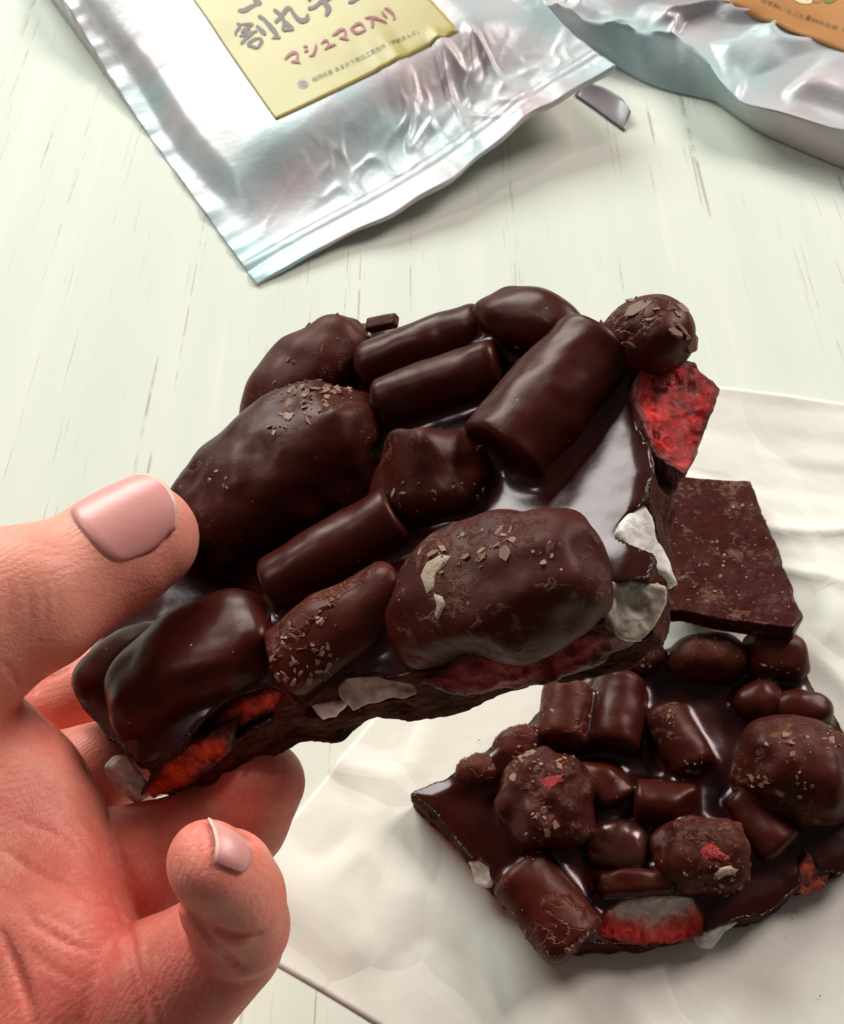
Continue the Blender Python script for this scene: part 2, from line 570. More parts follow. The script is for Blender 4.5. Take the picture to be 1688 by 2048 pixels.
# ------------------------------------------------------------------ parchment sheet
def parchment():
    c00, c10 = tbl(400, 1842)[:2], tbl(400, 1842)[:2] + (tbl(760, 2048)[:2] - tbl(520, 1910)[:2]) * 7.0
    c01 = tbl(1330, 770)[:2]
    c11 = tbl(2250, 905)[:2]
    n = 170
    s, t = np.meshgrid(np.linspace(0, 1, n), np.linspace(0, 1, n), indexing='ij')
    P = ((1 - s) * (1 - t))[..., None] * c00 + (s * (1 - t))[..., None] * c10 + ((1 - s) * t)[..., None] * c01 + (s * t)[..., None] * c11
    P = P.reshape(-1, 2)
    # slightly wavy cut edge
    P = P + 0.10 * np.stack([noise(P, 0.35, 5), noise(P, 0.35, 6)], -1)
    x, y = P[:, 0], P[:, 1]
    far = sstep(13.0, 18.5, y)
    z = 0.07 + 0.05 * fbm(P, 0.35, 11)
    q = np.stack([x * 0.10 - 0.06 * y, y * 0.55 + 0.10 * x], -1)
    rid = 1 - np.abs(fbm(q, 1.0, 21, 2))
    z = z + far * (0.95 * np.clip(rid - 0.45, 0, 1) ** 1.5 + 0.32 * (noise(q, 0.9, 31) + 0.6)) * (0.6 + 0.4 * noise(P, 0.2, 3))
    q2 = np.stack([x * 0.30 + 0.2 * y, y * 0.22 - 0.25 * x], -1)
    rid2 = 1 - np.abs(fbm(q2, 1.0, 41, 2))
    z = z + (1 - far) * 0.16 * np.clip(rid2 - 0.55, 0, 1) * 2
    # the bark piece presses the sheet flat
    c = tbl(1320, 1600)[:2]
    d = np.linalg.norm((P - c) / np.array([5.6, 4.6]), axis=1)
    z = np.where(d < 1.25, 0.07 + (z - 0.07) * sstep(0.95, 1.25, d), z)
    tt = t.reshape(-1)
    z = .028 + (np.maximum(z, 0.03) - .028) * sstep(0.0, .07, tt)
    V = np.concatenate([P, z[:, None]], 1)
    idx = np.arange(n * n).reshape(n, n)
    q = np.stack([idx[:-1, :-1], idx[1:, :-1], idx[1:, 1:], idx[:-1, 1:]], -1).reshape(-1, 4)
    o = mesh_obj('parchment_paper', V, q, M['paper'])
    md = o.modifiers.new('thick', 'SOLIDIFY')
    md.thickness, md.offset = 0.00012, -1
    return tag(o, 'crinkled cream sheet of baking parchment lying on the white table', 'paper')


parchment()


# ------------------------------------------------------------------ chocolate bark builder
def polysd(P, poly):
    d = np.full(len(P), 1e9)
    s = np.ones(len(P))
    n = len(poly)
    for i in range(n):
        a, b2 = poly[i], poly[i - 1]
        e = b2 - a
        wv = P - a
        t = np.clip((wv @ e) / (e @ e), 0, 1)
        dd = wv - t[:, None] * e
        d = np.minimum(d, (dd ** 2).sum(1))
        c1 = P[:, 1] >= a[1]
        c2 = P[:, 1] < b2[1]
        c3 = e[0] * wv[:, 1] > e[1] * wv[:, 0]
        flip = (c1 & c2 & c3) | (~c1 & ~c2 & ~c3)
        s = np.where(flip, -s, s)
    return s * np.sqrt(d)


class Frame:
    def __init__(s, O, u, v, n):
        s.O, s.u, s.v, s.n = O, u, v, n

    def px(s, x, y, h=0.0):
        r = ray(x, y)
        t = ((s.O + h * s.n - C) @ s.n) / (r @ s.n)
        p = C + r * t - s.O
        return np.array([p @ s.u, p @ s.v, h])

    def matrix(s):
        m = Matrix.Identity(4)
        for k, a in enumerate((s.u, s.v, s.n)):
            for i in range(3):
                m[i][k] = a[i]
        for i in range(3):
            m[i][3] = s.O[i] * CM
        return m


def poly_fn(fr, L):
    """a broken face of some inclusion: outline on a tilted plane, cut back into the slab"""
    pts = L['px']
    cx, cy = np.mean([p[0] for p in pts]), np.mean([p[1] for p in pts])
    anchor = fr.px(cx, cy, L.get('hc', -.4))
    nd = np.array(L['nd'], float)
    nd /= np.linalg.norm(nd)
    wn = fr.u * nd[0] + fr.v * nd[1] + fr.n * nd[2]
    wa = fr.O + fr.u * anchor[0] + fr.v * anchor[1] + fr.n * anchor[2]
    e1 = np.cross([0, 0, 1.0], nd)
    e1 /= np.linalg.norm(e1)
    e2 = np.cross(nd, e1)
    poly = []
    for x, y in pts:
        r = ray(x, y)
        p = C + r * (((wa - C) @ wn) / (r @ wn)) - fr.O
        q = np.array([p @ fr.u, p @ fr.v, p @ fr.n]) - anchor
        poly.append((q @ e1, q @ e2))
    poly = np.array(poly)
    dep, amp, seed = L.get('dep', .5), L.get('amp', .05), L.get('seed', 1)
    L['_poly'] = (anchor, e1, e2, poly)

    def fn(P, shrink=0.0, detail=True):
        p = P - anchor
        q = np.stack([p @ e1, p @ e2], -1)
        w_ = p @ nd
        d2 = polysd(q.astype(float), poly)
        dish = L.get('dish', 0.0) * np.clip(-d2 / .4, 0, 1)
        if detail:
            d2 = d2 + .04 * noise(P, 3.0, seed + 1) + .02 * noise(P, 7, seed + 2)
            w_ = w_ + amp * fbm(P, L.get('f', 2.2), seed, 3) + amp * .8 * np.abs(noise(P, 6.0, seed + 5))
        d = smax(d2, w_ + dish, L.get('rd', .08))
        return smax(d, -dep - w_, .1) + shrink
    c3 = anchor + poly[:, :1] * e1 + poly[:, 1:] * e2
    c3 = np.concatenate([c3, c3 - nd * dep])
    return fn, c3.min(0) - .15, c3.max(0) + .15


def lump_fn(fr, L):
    """signed distance of one coated piece, in the slab's own centimetres"""
    hc = L.get('hc', 0.35)
    if L.get('k') == 'poly':
        return poly_fn(fr, L)
    A, B = fr.px(*L['a'], hc + L.get('ta', 0)), fr.px(*L['b'], hc + L.get('tb', 0))
    ctr = (A + B) / 2
    ax = B - A
    half = np.linalg.norm(ax) / 2
    ax = ax / (2 * half)
    side = np.cross([0, 0, 1.0], ax)
    side /= np.linalg.norm(side)
    up = np.cross(ax, side)
    wy, wz = L['w'] / 2, L.get('z', L['w']) / 2
    kind, rd = L.get('k', 'cyl'), L.get('rd', 0.22)
    amp, frq, seed = L.get('amp', 0.042), L.get('f', 1.4), L.get('seed', 1)
    tap, bend = L.get('tap', 0.0), L.get('bend', 0.0)
    roll = L.get('roll', 0.0)
    cr, sr = math.cos(roll), math.sin(roll)

    def fn(P, shrink=0.0, detail=True):
        p = P - ctr
        x, y, z = p @ ax, p @ side, p @ up
        y, z = cr * y + sr * z, -sr * y + cr * z
        y = y - bend * ((x / half) ** 2 - 0.4)
        sc_ = 1 + tap * np.clip(x / half, -1.3, 1.3)
        y, z = y / sc_, z / sc_
        if kind == 'cyl':
            m = min(wy, wz)
            r_ = np.sqrt((y / wy) ** 2 + (z / wz) ** 2)
            dr = (r_ - 1) * m + rd
            dx = np.abs(x) - half + rd + L.get('dish', 0.0) * np.clip(1 - r_, 0, 1)
            d = np.minimum(np.maximum(dr, dx), 0) + np.sqrt(np.maximum(dr, 0) ** 2 + np.maximum(dx, 0) ** 2) - rd
        elif kind == 'box':
            q = np.stack([np.abs(x) - half + rd, np.abs(y) - wy + rd, np.abs(z) - wz + rd], -1)
            d = np.minimum(q.max(-1), 0) + np.sqrt((np.maximum(q, 0) ** 2).sum(-1)) - rd
        else:
            e = L.get('e', 2.3)
            k0 = ((np.abs(x) / half) ** e + (np.abs(y) / wy) ** e + (np.abs(z) / wz) ** e) ** (1 / e)
            d = (k0 - 1) * min(half, wy, wz)
        for cut in L.get('cuts', ()):
            nn = np.array(cut[:3], float)
            nn /= np.linalg.norm(nn)
            d = smax(d, np.stack([x, y, z], -1) @ nn - cut[3], cut[4] if len(cut) > 4 else 0.2)
        if detail and amp:
            m = np.abs(d) < .32
            Q = P[m]
            dd = amp * fbm(Q, frq, seed, 2)
            ch = L.get('chip', 0)
            if ch:
                dd = dd + ch * (np.abs(noise(Q, 4.5, seed + 9)) * 0.6 + np.maximum(noise(Q, 2.2, seed + 4), 0) * 0.8)
            d = d.copy()
            d[m] += dd
        return d + shrink

    rad = math.sqrt(half ** 2 + wy ** 2 + wz ** 2) * (1 + abs(tap)) + 0.1
    ext = np.abs(ax) * half * 1.05 + np.abs(side) * max(wy, wz) * (1.1 + abs(tap)) + np.abs(up) * max(wy, wz) * (1.1 + abs(tap)) + 0.14 + abs(bend)
    return fn, ctr - ext, ctr + ext


def add_flakes(name, o, n, parent, size=(0.03, 0.11), seed=0, zmin=0.15, thr=0.1, freq=1.3, spots=None, fr=None):
    r = np.random.default_rng(seed)
    me = o.data
    nv = len(me.vertices)
    co = np.empty(nv * 3)
    no = np.empty(nv * 3)
    me.vertices.foreach_get('co', co)
    me.vertices.foreach_get('normal', no)
    co, no = co.reshape(-1, 3) / CM, no.reshape(-1, 3)
    ok = np.where((no[:, 2] > zmin - 0.35) & (noise(co, freq, seed) > thr))[0]
    if spots:
        wp = fr.O + co[:, :1] * fr.u + co[:, 1:2] * fr.v + co[:, 2:] * fr.n - C
        dep = wp @ F
        sx, sy = 844 + FPX * (wp @ R) / dep, 1024 - FPX * (wp @ U) / dep
        vis = np.einsum('ij,ij->i', -(wp), no[:, :1] * fr.u + no[:, 1:2] * fr.v + no[:, 2:] * fr.n) > 0
        near = np.zeros(nv, bool)
        for x, y, rr in spots:
            near |= (sx - x) ** 2 + (sy - y) ** 2 < (rr * r.uniform(.5, 1.15, nv)) ** 2
        ok = np.where(near & vis)[0]
    if len(ok) == 0:
        return
    V, Fc = [], []
    for i in r.choice(ok, n):
        p, nn = co[i], no[i] + r.normal(0, 0.30, 3)
        nn /= np.linalg.norm(nn)
        t = np.cross(nn, r.normal(0, 1, 3))
        t /= np.linalg.norm(t)
        bt = np.cross(nn, t)
        k = r.integers(4, 7)
        s = size[0] + (size[1] - size[0]) * r.random() ** 2.2
        el = r.uniform(0.3, 0.9)
        b0 = len(V)
        for lay in (0.018, -0.03):
            for j in range(k):
                a = 2 * math.pi * (j + r.uniform(-.3, .3)) / k
                rr = s * r.uniform(0.55, 1.1)
                V.append(p + nn * lay + t * rr * math.cos(a) + bt * rr * el * math.sin(a))
        Fc.append(tuple(range(b0, b0 + k)))
        for j in range(k):
            Fc.append((b0 + j, b0 + k + j, b0 + k + (j + 1) % k, b0 + (j + 1) % k))
    f = mesh_obj(name, V, Fc, M['flake'], parent, smooth=False)
    f['kind'] = 'stuff'
    return f


def smear(o, fr, fn, ring, name='pale_smear', mat='smear'):
    """pale dried smear lying on a lump, cut to its own outline"""
    ring = np.array(ring, float)
    cen = ring.mean(0)
    n = len(ring)
    V = []
    for k, f in enumerate((0.0, .35, .7, 1.0)):
        pts = [cen] if k == 0 else [cen + (p - cen) * f for p in ring]
        for x, y in pts:
            r = ray(x, y)
            loc = lambda t: np.array([(C + r * t - fr.O) @ a for a in (fr.u, fr.v, fr.n)])
            t = 9.0
            for _ in range(70):
                d = float(fn(loc(t)[None])[0])
                if d < .003:
                    break
                t += d * .7
                if t > 40:
                    return
            e = np.eye(3) * .03
            p = loc(t)
            nn = np.array([float(fn((p + q)[None])[0] - fn((p - q)[None])[0]) for q in e])
            nn /= np.linalg.norm(nn) + 1e-9
            V.append(p + nn * (.022 if f < .9 else -.012))
    F_ = [(0, 1 + i, 1 + (i + 1) % n) for i in range(n)]
    for k in (0, 1):
        b0 = 1 + k * n
        F_ += [(b0 + i, b0 + n + i, b0 + n + (i + 1) % n, b0 + (i + 1) % n) for i in range(n)]
    mesh_obj(name, V, F_, M[mat], o)


def build_bark(root, fr, outline, thick, lumps, res, seed, edge_amp=0.10, cav=()):
    poly = np.array([fr.px(x, y)[:2] for x, y in outline])
    # jagged subdivision of the snapped outline
    pts = []
    for i in range(len(poly)):
        a, b2 = poly[i], poly[(i + 1) % len(poly)]
        k = max(1, int(np.linalg.norm(b2 - a) / 0.35))
        for j in range(k):
            pts.append(a + (b2 - a) * j / k)
    poly = np.array(pts)
    poly = poly + 0.05 * np.stack([noise(poly, 1.7, seed), noise(poly, 1.7, seed + 1)], -1)
    fns = []
    for i, L in enumerate(lumps):
        L.setdefault('seed', seed * 13 + i * 3)
        fn, lo, hi = lump_fn(fr, L)
        fns.append((L, fn, lo, hi))
        V, q = net(fn, lo, hi, L.get('res', res))
        o = mesh_obj(L['n'], V, q, M[L.get('m', 'satin')], root)
        if 'label' in L:
            o['label'] = L['label']
        if L.get('k') == 'poly':
            an, e1, e2, pl = L['_poly']
            q2 = np.stack([(V - an) @ e1, (V - an) @ e2], -1)
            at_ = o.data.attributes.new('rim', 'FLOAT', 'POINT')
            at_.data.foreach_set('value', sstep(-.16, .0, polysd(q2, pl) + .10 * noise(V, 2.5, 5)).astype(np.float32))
            q2 = (q2 - q2.min(0)) / np.ptp(q2, axis=0)
            hy = q2[:, 1] if e2[2] > 0 else 1 - q2[:, 1]
            heart = np.clip(1.35 * hy - 1.5 * np.abs(q2[:, 0] - .5) ** 1.6 + .05, 0, 1)
            at_ = o.data.attributes.new('heart', 'FLOAT', 'POINT')
            at_.data.foreach_set('value', heart.astype(np.float32))
        if L.get('fl'):
            add_flakes('chocolate_flake_film', o, L['fl'], o, seed=seed + i, thr=L.get('flt', 0.1), size=L.get('fls', (0.02, 0.10)), spots=L.get('flpx'), fr=fr)
        for pl in L.get('smear', ()):
            smear(o, fr, fn, pl)
        for pl in L.get('red', ()):
            smear(o, fr, fn, pl, 'bare_strawberry_patch', 'berry_dark')
    lo = np.array([poly[:, 0].min() - .25, poly[:, 1].min() - .25, -thick - 0.12])
    hi = np.array([poly[:, 0].max() + .25, poly[:, 1].max() + .25, 0.75])
    n = np.ceil((hi - lo) / res).astype(int) + 1
    ax = [lo[k] + np.arange(n[k]) * res for k in range(3)]
    P2 = np.stack(np.meshgrid(ax[0], ax[1], indexing='ij'), -1).reshape(-1, 2)
    sd = polysd(P2, poly)
    top = 0.035 * fbm(P2, 0.8, seed + 5) - 0.10 * sstep(-0.35, 0.05, sd)
    P = np.stack(np.meshgrid(*ax, indexing='ij'), -1).astype(np.float32)
    G = np.empty(n, np.float32)
    sd3, top3 = sd.reshape(n[0], n[1], 1), top.reshape(n[0], n[1], 1)
    near = np.abs(sd3) < 0.6
    Pe = P[near[..., 0]]
    e3 = np.zeros(n, np.float32)
    e3[near[..., 0]] = (edge_amp * (fbm(Pe * np.array([1, 1, 1.5]), 1.5, seed + 8, 3)) + 0.05 * np.abs(noise(Pe, 5, seed + 3))).reshape(-1, n[2])
    h = P[..., 2]
    under = 0.02 * noise(P2, 1.1, seed + 2).reshape(n[0], n[1], 1)
    G = smax(sd3 + e3, h - top3, 0.05)
    G = smax(G, -thick + under - h, 0.06)
    for L, fn, l0, h0 in sorted(fns, key=lambda t: t[0].get('k') == 'poly'):
        if L.get('free'):
            continue
        i0 = np.clip(np.floor((l0 - .3 - lo) / res).astype(int), 0, n)
        i1 = np.clip(np.ceil((h0 + .3 - lo) / res).astype(int), 0, n)
        s_ = tuple(slice(a, c) for a, c in zip(i0, i1))
        sub = P[s_]
        if sub.size == 0:
            continue
        ld = fn(sub.reshape(-1, 3), L.get('sink', 0.05 + 1.0 * L.get('amp', .03)), False).reshape(sub.shape[:3])
        k = L.get('men', 0.46)
        if L.get('k') == 'poly':
            an, e1_, e2_, pl_ = L['_poly']
            nd_ = np.cross(e1_, e2_)
            pp = sub.reshape(-1, 3) - an
            i0b = np.clip(np.floor((l0 - 1.0 - lo) / res).astype(int), 0, n)
            i1b = np.clip(np.ceil((h0 + 1.0 - lo) / res).astype(int), 0, n)
            s2 = tuple(slice(a, c) for a, c in zip(i0b, i1b))
            sub2 = P[s2]
            pp = sub2.reshape(-1, 3) - an
            q2 = np.stack([pp @ e1_, pp @ e2_], -1).astype(float)
            wv = pp @ nd_
            cv = np.maximum(polysd(q2, pl_) + .03 - .10 * np.clip(wv, 0, 1), -(.08 + L.get('dish', 0) + 2.0 * L.get('amp', .05)) - wv).reshape(sub2.shape[:3])
            cv = np.maximum(cv, (wv - 1.0).reshape(sub2.shape[:3]))
            G[s2] = smax(G[s2], -cv, .05)
            continue
        sm = smin(G[s_], ld, k)
        # the fillet may not climb over the slab's broken rim
        G[s_] = np.where(sd3[s_[0], s_[1]] < 0.0, sm, np.minimum(G[s_], np.maximum(sm, sd3[s_[0], s_[1]] + e3[s_])))
    V, q = surface_nets(G.astype(np.float64), lo, res)
    o = mesh_obj('chocolate_slab', V, q, M['base'], root)
    sv = polysd(V[:, :2], poly)
    # broken faces: near the rim and below the poured surface
    nv = len(o.data.vertices)
    no = np.empty(nv * 3)
    o.data.vertices.foreach_get('normal', no)
    no = no.reshape(-1, 3)
    at_ = o.data.attributes.new('snapped', 'FLOAT', 'POINT')
    sn = sstep(-0.22, -0.08, sv) * sstep(0.75, 0.45, no[:, 2])
    at_.data.foreach_set('value', sn.astype(np.float32))
    return o


# ------------------------------------------------------------------ the held bark piece
nc = np.array([-.42, .60, .68])
nc /= np.linalg.norm(nc)
nH = R * nc[0] + U * nc[1] - F * nc[2]
uH = R - (R @ nH) * nH
uH /= np.linalg.norm(uH)
held_fr = Frame(C + ray(830, 1050) * 17.0, uH, np.cross(nH, uH), nH)
held = bpy.data.objects.new('chocolate_bark', None)
col.objects.link(held)
held.matrix_world = held_fr.matrix()
held.empty_display_size = 0.02
tag(held, 'large dark chocolate bark piece held up between thumb and fingers', 'chocolate', 'broken chocolate bark pieces')
outline_h = [(140, 1352), (165, 1420), (222, 1480), (262, 1520), (345, 1500), (430, 1465), (520, 1412), (600, 1400), (680, 1368), (800, 1350), (900, 1325),
             (1020, 1285), (1120, 1258), (1205, 1240), (1280, 1200), (1300, 1100), (1305, 1000), (1318, 930), (1290, 830), (1300, 745), (1345, 705), (1330, 670), (1215, 660),
             (1160, 660), (1060, 640), (960, 622), (880, 650), (790, 690), (730, 690), (640, 690), (560, 760), (520, 850), (440, 930), (385, 1010), (325, 1075), (215, 1205)]
HL = [
    dict(n='coated_strawberry', k='ell', a=(487, 862), b=(722, 668), w=1.75, z=1.7, hc=0.25, m='milk', amp=0.102, f=1.0, fl=12, flt=.3, tap=.05),
    dict(n='coated_strawberry', k='ell', a=(350, 1098), b=(750, 795), w=2.35, z=2.0, hc=0.45, m='satin2', amp=.13, f=1.1, e=2.5, fl=95, flt=.3, fls=(.025, .15), bend=.05, flpx=[(600, 800, 50), (690, 752, 45), (555, 850, 30), (650, 775, 50), (445, 960, 25)]),
    dict(n='coated_marshmallow', k='cyl', a=(722, 738), b=(975, 655), w=1.05, z=1.0, hc=0.28, m='satin', rd=.26),
    dict(n='coated_marshmallow', k='cyl', a=(757, 815), b=(1003, 728), w=1.02, z=1.0, hc=0.26, m='satin', rd=.20),
    dict(n='coated_marshmallow', k='ell', a=(972, 628), b=(1178, 672), w=1.15, z=1.2, hc=0.30, m='satin', tap=-.28, amp=0.060, fl=6),
    dict(n='coated_marshmallow', k='cyl', a=(998, 915), b=(1196, 690), w=1.62, z=1.45, hc=0.32, m='satin', rd=.15, dish=.06, res=.04),
    dict(n='cracked_marshmallow', k='ell', a=(1206, 692), b=(1396, 660), w=1.35, z=1.25, hc=.28, m='cracked', e=2.1, fl=16, fls=(.08, .28), flt=-.1, amp=.07, f=1.5, men=.25),
    dict(n='coated_nut_cluster', k='box', a=(755, 962), b=(978, 940), w=1.5, z=1.35, hc=0.26, m='satin2', rd=.38, amp=0.120, f=1.2, roll=.5, cuts=[(.7, .5, .6, .72, .15), (-.5, .2, .8, .66, .15)], fl=26, flt=.3),
    dict(n='coated_marshmallow', k='cyl', a=(543, 1178), b=(800, 1028), w=1.12, z=1.05, hc=0.28, m='satin', rd=.13, dish=.05, res=.04),
    dict(n='coated_marshmallow', k='cyl', a=(560, 1335), b=(806, 1170), w=1.25, z=1.1, hc=0.26, m='cracked', rd=.2, fl=70, flt=.1, amp=0.048, tap=-.10, res=.04, flpx=[(600, 1300, 50), (650, 1235, 35), (640, 1330, 45), (575, 1330, 40)]),
    dict(n='coated_strawberry', k='ell', a=(783, 1222), b=(1202, 1135), w=2.0, z=1.65, hc=0.35, m='scuffed', e=2.6, amp=.13, f=1.2, fl=34, flt=.3, fls=(.03, .13), res=.045, flpx=[(1010, 1068, 40), (950, 1105, 60), (1085, 1115, 35), (870, 1120, 40)], smear=[[(838, 1152), (852, 1122), (880, 1104), (905, 1108), (892, 1128), (872, 1148), (868, 1178), (852, 1192), (846, 1172)], [(866, 1184), (886, 1192), (892, 1208), (884, 1226), (876, 1242), (869, 1234), (874, 1210)]]),
    dict(n='coated_strawberry', k='ell', a=(232, 1395), b=(560, 1245), w=1.95, z=1.5, hc=0.12, m='satin', e=2.8, amp=.10, f=.85, bend=-.22, tap=.0),
    dict(n='coated_strawberry', k='ell', a=(150, 1390), b=(330, 1280), w=1.2, z=.9, hc=0.02, m='satin', amp=.06),
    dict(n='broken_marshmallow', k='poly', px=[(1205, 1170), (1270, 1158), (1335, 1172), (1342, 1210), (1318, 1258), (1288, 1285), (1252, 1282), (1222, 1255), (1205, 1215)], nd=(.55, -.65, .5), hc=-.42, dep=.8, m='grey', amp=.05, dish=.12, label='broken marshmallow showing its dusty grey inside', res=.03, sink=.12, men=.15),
    dict(n='marshmallow_rind', k='poly', px=[(1188, 1200), (1215, 1180), (1238, 1190), (1238, 1230), (1262, 1270), (1290, 1284), (1252, 1290), (1205, 1245)], nd=(.45, -.7, .5), hc=-.36, dep=.5, m='white', amp=0.028, label='white rim of the broken marshmallow', res=.03, sink=.15, men=.1),
    dict(n='broken_marshmallow', k='poly', px=[(1240, 1060), (1262, 1025), (1290, 1003), (1308, 1030), (1320, 1085), (1345, 1125), (1363, 1170), (1318, 1145), (1285, 1118), (1255, 1090)], nd=(.8, -.25, .55), hc=-.35, dep=.5, m='white', amp=0.022, label='torn white marshmallow in the snapped right edge', res=.03, sink=.15, men=.1),
    dict(n='cut_strawberry', k='poly', px=[(1278, 742), (1300, 715), (1345, 712), (1398, 718), (1448, 768), (1430, 815), (1415, 868), (1390, 915), (1376, 955), (1340, 935), (1300, 905), (1280, 850), (1268, 790)], nd=(.55, -.30, .75), hc=-.25, dep=1.0, m='berry', amp=.10, f=1.8, dish=.10, label='bright red cut strawberry at the upper right corner', res=.035, sink=.1, men=.1),
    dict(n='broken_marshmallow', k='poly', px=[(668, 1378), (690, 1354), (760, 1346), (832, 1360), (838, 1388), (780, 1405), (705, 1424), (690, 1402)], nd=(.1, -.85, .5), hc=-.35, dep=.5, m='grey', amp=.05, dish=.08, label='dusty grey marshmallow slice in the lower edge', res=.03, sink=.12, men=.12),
    dict(n='marshmallow_fragment', k='poly', px=[(605, 1402), (650, 1404), (692, 1410), (672, 1438), (645, 1442), (622, 1425)], nd=(.1, -.85, .5), hc=-.42, dep=.3, m='white', amp=0.028, res=.03, sink=.15, men=.1),
    dict(n='cut_strawberry', k='poly', px=[(408, 1480), (430, 1430), (470, 1390), (540, 1370), (575, 1382), (555, 1430), (485, 1464)], nd=(-.1, -.75, .65), hc=-.30, dep=.5, m='berry_orange', amp=.05, rd=.2, label='orange red strawberry bit in the lower left edge', res=.03, sink=.12, men=.12),
    dict(n='cut_strawberry', k='poly', px=[(275, 1595), (318, 1530), (380, 1490), (460, 1468), (452, 1512), (400, 1560), (340, 1605)], nd=(-.1, -.9, .4), hc=-.62, dep=.5, m='berry_orange', amp=.12, label='rough red strawberry in the lowest corner', res=.03, sink=.15, men=.1),
    dict(n='cut_strawberry', k='poly', px=[(842, 1368), (900, 1330), (980, 1300), (1050, 1268), (1180, 1248), (1292, 1282), (1240, 1312), (1180, 1338), (1100, 1364), (1000, 1386), (920, 1396)], nd=(.15, -.85, .5), hc=-.48, dep=.6, m='berry_dark', amp=.10, label='dark red strawberry slice along the snapped lower edge', res=.035, sink=.12, men=.1),
    dict(n='marshmallow_fragment', k='poly', px=[(205, 1532), (226, 1528), (252, 1568), (288, 1602), (270, 1610), (235, 1592), (210, 1560)], nd=(-.4, -.8, .4), hc=-.75, dep=.3, m='white', amp=0.044, res=.03, sink=.15, men=.1),
    dict(n='marshmallow_fragment', k='ell', a=(733, 680), b=(802, 660), w=.38, z=.45, hc=0.10, m='white', amp=0.040, chip=.06, res=.03, sink=.1, men=.1),
    dict(n='chocolate_chip', k='box', a=(735, 652), b=(795, 640), w=.28, z=.22, hc=.42, m='milk', rd=.05, amp=.02, roll=.3, res=.03, free=True),
    dict(n='chocolate_chip', k='box', a=(680, 672), b=(742, 680), w=.5, z=.5, hc=0.05, m='milk', rd=.12, amp=0.060, res=.035, men=.1),
]
build_bark(held, held_fr, outline_h, 1.30, HL, 0.05, 3)

# ------------------------------------------------------------------ the bark piece on the parchment
THK = 0.95
bark_fr = Frame(np.array([5.5, 9.2, 0.09 + THK]), np.array([1.0, 0, 0]), np.array([0, 1.0, 0]), np.array([0, 0, 1.0]))
bark = bpy.data.objects.new('chocolate_bark', None)
col.objects.link(bark)
bark.matrix_world = bark_fr.matrix()
bark.empty_display_size = 0.02
tag(bark, 'smaller dark chocolate bark piece resting on the parchment paper', 'chocolate', 'broken chocolate bark pieces')
outline_s = [(822, 1582), (905, 1545), (985, 1500), (1060, 1440), (1115, 1380), (1200, 1330), (1330, 1300), (1480, 1290), (1590, 1270), (1612, 1340), (1640, 1400), (1690, 1460),
             (1760, 1560), (1770, 1680), (1700, 1735), (1605, 1780), (1540, 1820), (1470, 1838), (1405, 1868), (1370, 1880), (1180, 1892), (1130, 1885), (1030, 1800), (950, 1722), (890, 1655)]
